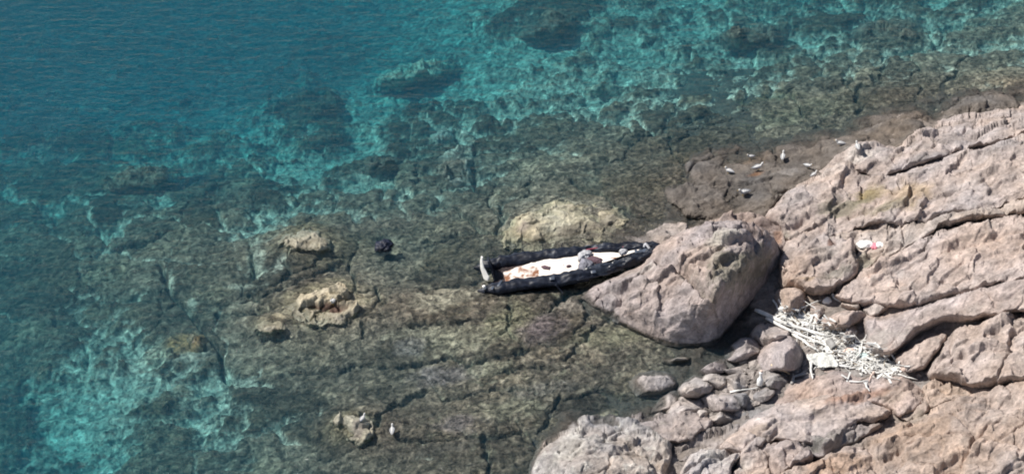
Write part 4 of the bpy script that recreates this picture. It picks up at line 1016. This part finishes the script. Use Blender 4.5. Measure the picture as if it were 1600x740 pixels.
# ------------------------------------------------------------------ driftwood and litter
M_WOOD = plain('bleached_driftwood', (.68, .675, .65), .85, 2.5, .38, .2, .5, .02)
M_TAN = plain('tan_stick', (.62, .50, .33), .85, 8.0, .2, .2)
M_GWOOD = plain('grey_driftwood', (.36, .35, .335), .9, 8.0, .25, .2, .5, .02)
M_TAN2 = plain('brown_driftwood', (.30, .255, .20), .9, 8.0, .25, .2, .5, .02)
M_PWOOD = plain('weathered_driftwood', (.50, .48, .445), .88, 8.0, .25, .2, .5, .02)
M_PLAST = plain('white_plastic', (.82, .82, .80), .4, 6.0, .05, .5)
M_PINK = plain('pink_plastic', (.70, .22, .28), .5, 6.0, .15, .4)
M_AQUA = plain('faded_aqua_plastic', (.50, .62, .60), .5, 6.0, .15, .4)
M_FLESH = plain('faded_pink_foam', (.72, .56, .48), .8, 8.0, .12, .2)
rs = np.random.RandomState(12)
def stick(px, r0, mat, name='driftwood', lift=.06, seed=0, ends=None, world=None):
    if world is None:
        pts = []
        for i, q in enumerate(px):
            h = hit(q[0], q[1]); pts.append(h + np.array([0, 0, lift + (q[2] if len(q) > 2 else 0)]))
    else: pts = world
    q = interp(pts, 16)
    q[:, 2] += .25 * r0 * np.sin(np.linspace(0, 7, 16) + seed)
    q[:, :2] += (.35 * r0) * np.stack([np.sin(np.linspace(0, 9, 16) + seed), np.cos(np.linspace(0, 8, 16) + 2 * seed)], -1)
    rr = r0 * np.interp(np.linspace(0, 1, 16), [0, .08, .5, 1], [.75, 1, .85, .45])
    v, f = sweep(q, rr, rr, 9, wob=r0 * .3, wscale=5, seed=seed)
    c = v.mean(0)
    o = pydata(name, v - c, f, mat); o.location = c
    return o
MAIN = [([(1180,487),(1212,501),(1250,516,.05),(1293,528)],.075,M_WOOD,'longest bleached log pointing at the shaded flank of the huge boulder'),([(1196,499),(1232,517),(1268,532),(1300,546)],.055,M_WOOD,'bleached log lying just below the longest log'),
 ([(1222,496),(1250,503),(1290,522)],.055,M_WOOD,'bleached log lying just above the longest log'),([(1208,470),(1216,486),(1230,493)],.04,M_WOOD,'short white branch curving down from the rounded stone'),([(1216,492),(1250,484),(1284,470)],.03,M_WOOD,'thin white branch crossing below the rounded stone'),
 ([(1300,461),(1306,469),(1314,474)],.045,M_WOOD,'short white branch lying against the middle slab'),([(1238,521),(1256,536),(1276,549)],.055,M_WOOD,'thick bleached limb at the left side of the driftwood heap'),([(1262,556),(1267,574),(1269,594)],.05,M_WOOD,'white limb hanging down at the left end of the pale sheet'),
 ([(1284,575),(1312,573),(1345,569)],.03,M_WOOD,'thin pale branch along the lower edge of the heap'),([(1326,598),(1342,598),(1358,597)],.032,M_WOOD,'level white stick lying on the reddish slab below the heap'),([(1366,582),(1360,592),(1356,598)],.04,M_FLESH,'stubby pinkish stick meeting the level white stick'),([(1351,600),(1355,607),(1358,613)],.035,M_WOOD,'small white stick pointing down the reddish slab'),
 ([(1402,586),(1418,591),(1434,595)],.03,M_WOOD,'white stick at the far right tip of the heap'),([(1205,572),(1218,578),(1234,586)],.035,M_TAN,'straight tan stick in front of the large smooth boulder'),([(1141,614),(1162,611),(1184,607)],.035,M_WOOD,'thin white stick lying alone across the stone bank'),([(1236,602),(1241,590),(1262,585)],.055,M_GWOOD,'bent grey branch between the tan stick and the pale sheet')]
for i, (px, r, mt, l) in enumerate(MAIN):
    o = tag(stick(px, r, mt, seed=i * 1.7), l, 'driftwood', 'bleached driftwood on the rocks')
    if r >= .05:      # stubs and forks left on the thicker limbs
        co = np.array([q.co[:] for q in o.data.vertices]).reshape(-1, 3)
        for kk in range(3):
            c0 = co[(3 + 4 * kk) * 9:(4 + 4 * kk) * 9].mean(0); ax = co[-20] - co[5]; ax /= np.linalg.norm(ax)
            sd_ = np.array([rs.normal(), rs.normal(), .35]); dv_ = .6 * ax + .5 * sd_ / np.linalg.norm(sd_)
            Lb = rs.uniform(.15, .45)
            v, f = sweep(interp([c0, c0 + dv_ * Lb * .5, c0 + dv_ * Lb + np.array([0, 0, .03])], 8), np.linspace(r * .45, r * .15, 8), np.linspace(r * .45, r * .15, 8), 7)
            pydata('branch', v, f, mt, o)
hl = np.array([(1215,488),(1260,505),(1300,540),(1350,562),(1405,580)], float)
for i in range(115):
    t = rs.beta(1.3, 1.3) * 3.999; a = int(t); c = hl[a] + (hl[a + 1] - hl[a]) * (t - a)
    spread_ = np.interp(t, [0, 1, 2, 3, 4], [14, 18, 28, 27, 14])
    c = c + np.array([rs.normal(0, 10), rs.normal(0, spread_ * .55)])
    L = rs.uniform(.25, .9) if i % 5 else rs.uniform(.8, 1.3)
    th = R(-38 if rs.rand() < .4 else rs.uniform(-90, 90)) + rs.normal(0, .35)
    h = hit(c[0], c[1]); d = np.array([math.cos(th), math.sin(th), 0]) * L / 2
    pts = []
    za, zb_ = [np.clip(drop(*(h + d * k_)[:2]), h[2] - .18, h[2] + .25) for k_ in (-1, 1)]
    lf = rs.uniform(.02, .08)
    for k_ in (-1, -.2, .4, 1):
        q = h + d * k_
        pts.append([q[0] + rs.normal(0, .035 * L), q[1] + rs.normal(0, .05 * L), max(za + (zb_ - za) * (k_ + 1) / 2, h[2] - .02) + lf])
    tag(stick(None, rs.uniform(.006, .020) if i % 6 else rs.uniform(.02, .035), (M_WOOD, M_GWOOD, M_PWOOD, M_WOOD, M_TAN2)[i % 5], world=pts, seed=i), 'small bleached stick tangled in the driftwood heap', 'driftwood', 'small sticks in the driftwood heap')
def lay(o, u, v, rz=0, dz=0.0, tilt=(0, 0)):
    p = hit(u, v); o.location = (p[0], p[1], p[2] + dz); o.rotation_euler = (R(tilt[0]), R(tilt[1]), R(rz)); return o
for (u, v, size, mt, rz, l) in [(1378,562,(.16,.12,.12),M_PLAST,20,'white plastic lump at the right of the driftwood heap below the smooth slab'),(1400,579,(.17,.12,.11),M_PLAST,-10,'bright white plastic lump lowest at the right tip of the heap'),(1329,548,(.20,.13,.10),M_FLESH,5,'faded pink foam lump on the upper side of the heap'),
   (1293,470,(.13,.11,.11),M_PLAST,40,'small white plastic lump above the tilted stone'),(1222,483,(.10,.09,.10),M_PLAST,0,'small white lump among the twigs under the rounded stone'),(1352,556,(.24,.14,.08),M_AQUA,-20,'faded aqua plastic scrap on top of the heap'),(1412,577,(.10,.07,.06),M_FLESH,0,'tiny pink scrap at the right tip of the heap'),
   (1352,382,(.27,.17,.10),M_PLAST,-12,'white plastic bag on the slab beside the long diagonal crack'),(1367,385,(.12,.14,.09),M_PINK,30,'pink plastic scrap between the two white ones on the slab'),(1375,383,(.16,.11,.09),M_PLAST,-35,'smaller white plastic scrap right of the pink one'),(1353,598,(.08,.06,.05),M_PLAST,0,'tiny white scrap on the reddish slab')]:
    tag(lay(crumple('plastic_scrap', size, mt, (u * .7) % 31, amp=.28), u, v, rz), l, 'litter')
# splinters and chips between the sticks
cv, cq, n0 = [], [], 0
box_v = np.array([(x, y, z) for x in (-1, 1) for y in (-1, 1) for z in (-1, 1)], float)
box_f = np.array([(0,1,3,2),(4,6,7,5),(0,4,5,1),(2,3,7,6),(0,2,6,4),(1,5,7,3)])
for i in range(560):
    t = rs.beta(1.5, 1.2) * 3.999; a = int(t); c = hl[a] + (hl[a + 1] - hl[a]) * (t - a)
    c = c + np.array([rs.normal(0, 9), rs.normal(0, np.interp(t, [0, 1, 2, 3, 4], [5, 8, 13, 12, 5]))])
    h = hit(c[0], c[1])
    L, w_, t_ = rs.uniform(.05, .22), rs.uniform(.008, .035), rs.uniform(.006, .02)
    q = box_v * np.array([L, w_, t_]); q[:, 2] += q[:, 0] * rs.uniform(-.4, .4)
    th = R(-38) + rs.normal(0, 1.1)
    q = np.stack([q[:, 0] * math.cos(th) - q[:, 1] * math.sin(th), q[:, 0] * math.sin(th) + q[:, 1] * math.cos(th), q[:, 2]], -1)
    cv.append(q + h + np.array([0, 0, rs.uniform(.02, .09)])); cq.append(box_f + n0); n0 += 8
tag(link('wood_splinters', mesh_from('wood_splinters', np.concatenate(cv), np.concatenate(cq), smooth=False), M_WOOD), 'white splinters and chips scattered through the driftwood heap', 'splinters', kind='stuff')
# pale sheet caught under the sticks
gx, gy = np.meshgrid(np.linspace(-.5, .5, 40), np.linspace(-.42, .42, 34))
gz = .10 + .10 * fbm(gx, gy, 0 * gx, 2.2, 4, .6, seed=4.) + .06 * fbm(gx, gy, 0 * gx, 4, 3, .6, ridged=True, seed=2.)
rr_ = np.hypot(gx / .5, gy / .42) + .4 * fbm(gx, gy, 0 * gx, 3, 3, seed=7.)
W = np.stack([gx, gy, gz], -1)[rr_ < .95]
o = link('plastic_sheet', mesh_from('plastic_sheet', W, grid_quads(rr_ < .95)), plain('pale_sheet', (.62, .62, .58), .7, 9, .2, .3))
md = o.modifiers.new('thickness', 'SOLIDIFY'); md.thickness = .01
tag(lay(o, 1285, 567, -15, .02), 'pale grey plastic sheet spread at the left foot of the driftwood heap', 'sheet')
# hollow stub with a dark mouth
v, f = sweep(interp([(0, 0, 0), (.16, .02, .0), (.34, .03, 0)], 8), .12, .12, 18, cap=False)
vi_, fi_ = sweep(interp([(0, 0, 0), (.16, .02, .0), (.34, .03, 0)], 8), .09, .09, 18, cap=False)
n_ = len(v); f2 = f + [tuple(n_ + i for i in q[::-1]) for q in fi_] + [(j, n_ + j, n_ + (j + 1) % 18, (j + 1) % 18) for j in range(18)] + [(n_ - 18 + (j + 1) % 18, 2 * n_ - 18 + (j + 1) % 18, 2 * n_ - 18 + j, n_ - 18 + j) for j in range(18)]
tag(lay(pydata('hollow_log', np.vstack([v, vi_]), f2, M_GWOOD), 1294, 536, -65, .12, (0, 12)), 'short hollow grey stub with a dark round mouth in the heap', 'log')
# jug
jug = bpy.data.objects.new('plastic_jug', None); C.objects.link(jug)
def lathe(name, prof, mat, parent, ns=18):
    v, f = [], []
    for r, z in prof:
        for j in range(ns): v.append((r * math.cos(2 * math.pi * j / ns), r * math.sin(2 * math.pi * j / ns), z))
    for i in range(len(prof) - 1):
        for j in range(ns): f.append((i * ns + j, i * ns + (j + 1) % ns, (i + 1) * ns + (j + 1) % ns, (i + 1) * ns + j))
    return pydata(name, v, f, mat, parent)
lathe('body', [(0, 0), (.09, 0), (.10, .02), (.10, .17), (.085, .22), (.045, .27), (.045, .36), (.06, .40), (.055, .45), (0, .455)], M_PLAST, jug)
lathe('cap', [(0, .452), (.04, .452), (.045, .46), (.045, .50), (.035, .505), (0, .505)], M_FLESH, jug)
lay(jug, 1187, 601, 0, .0, (-14, 4)); tag(jug, 'white plastic jug standing among the stones of the bank', 'jug')
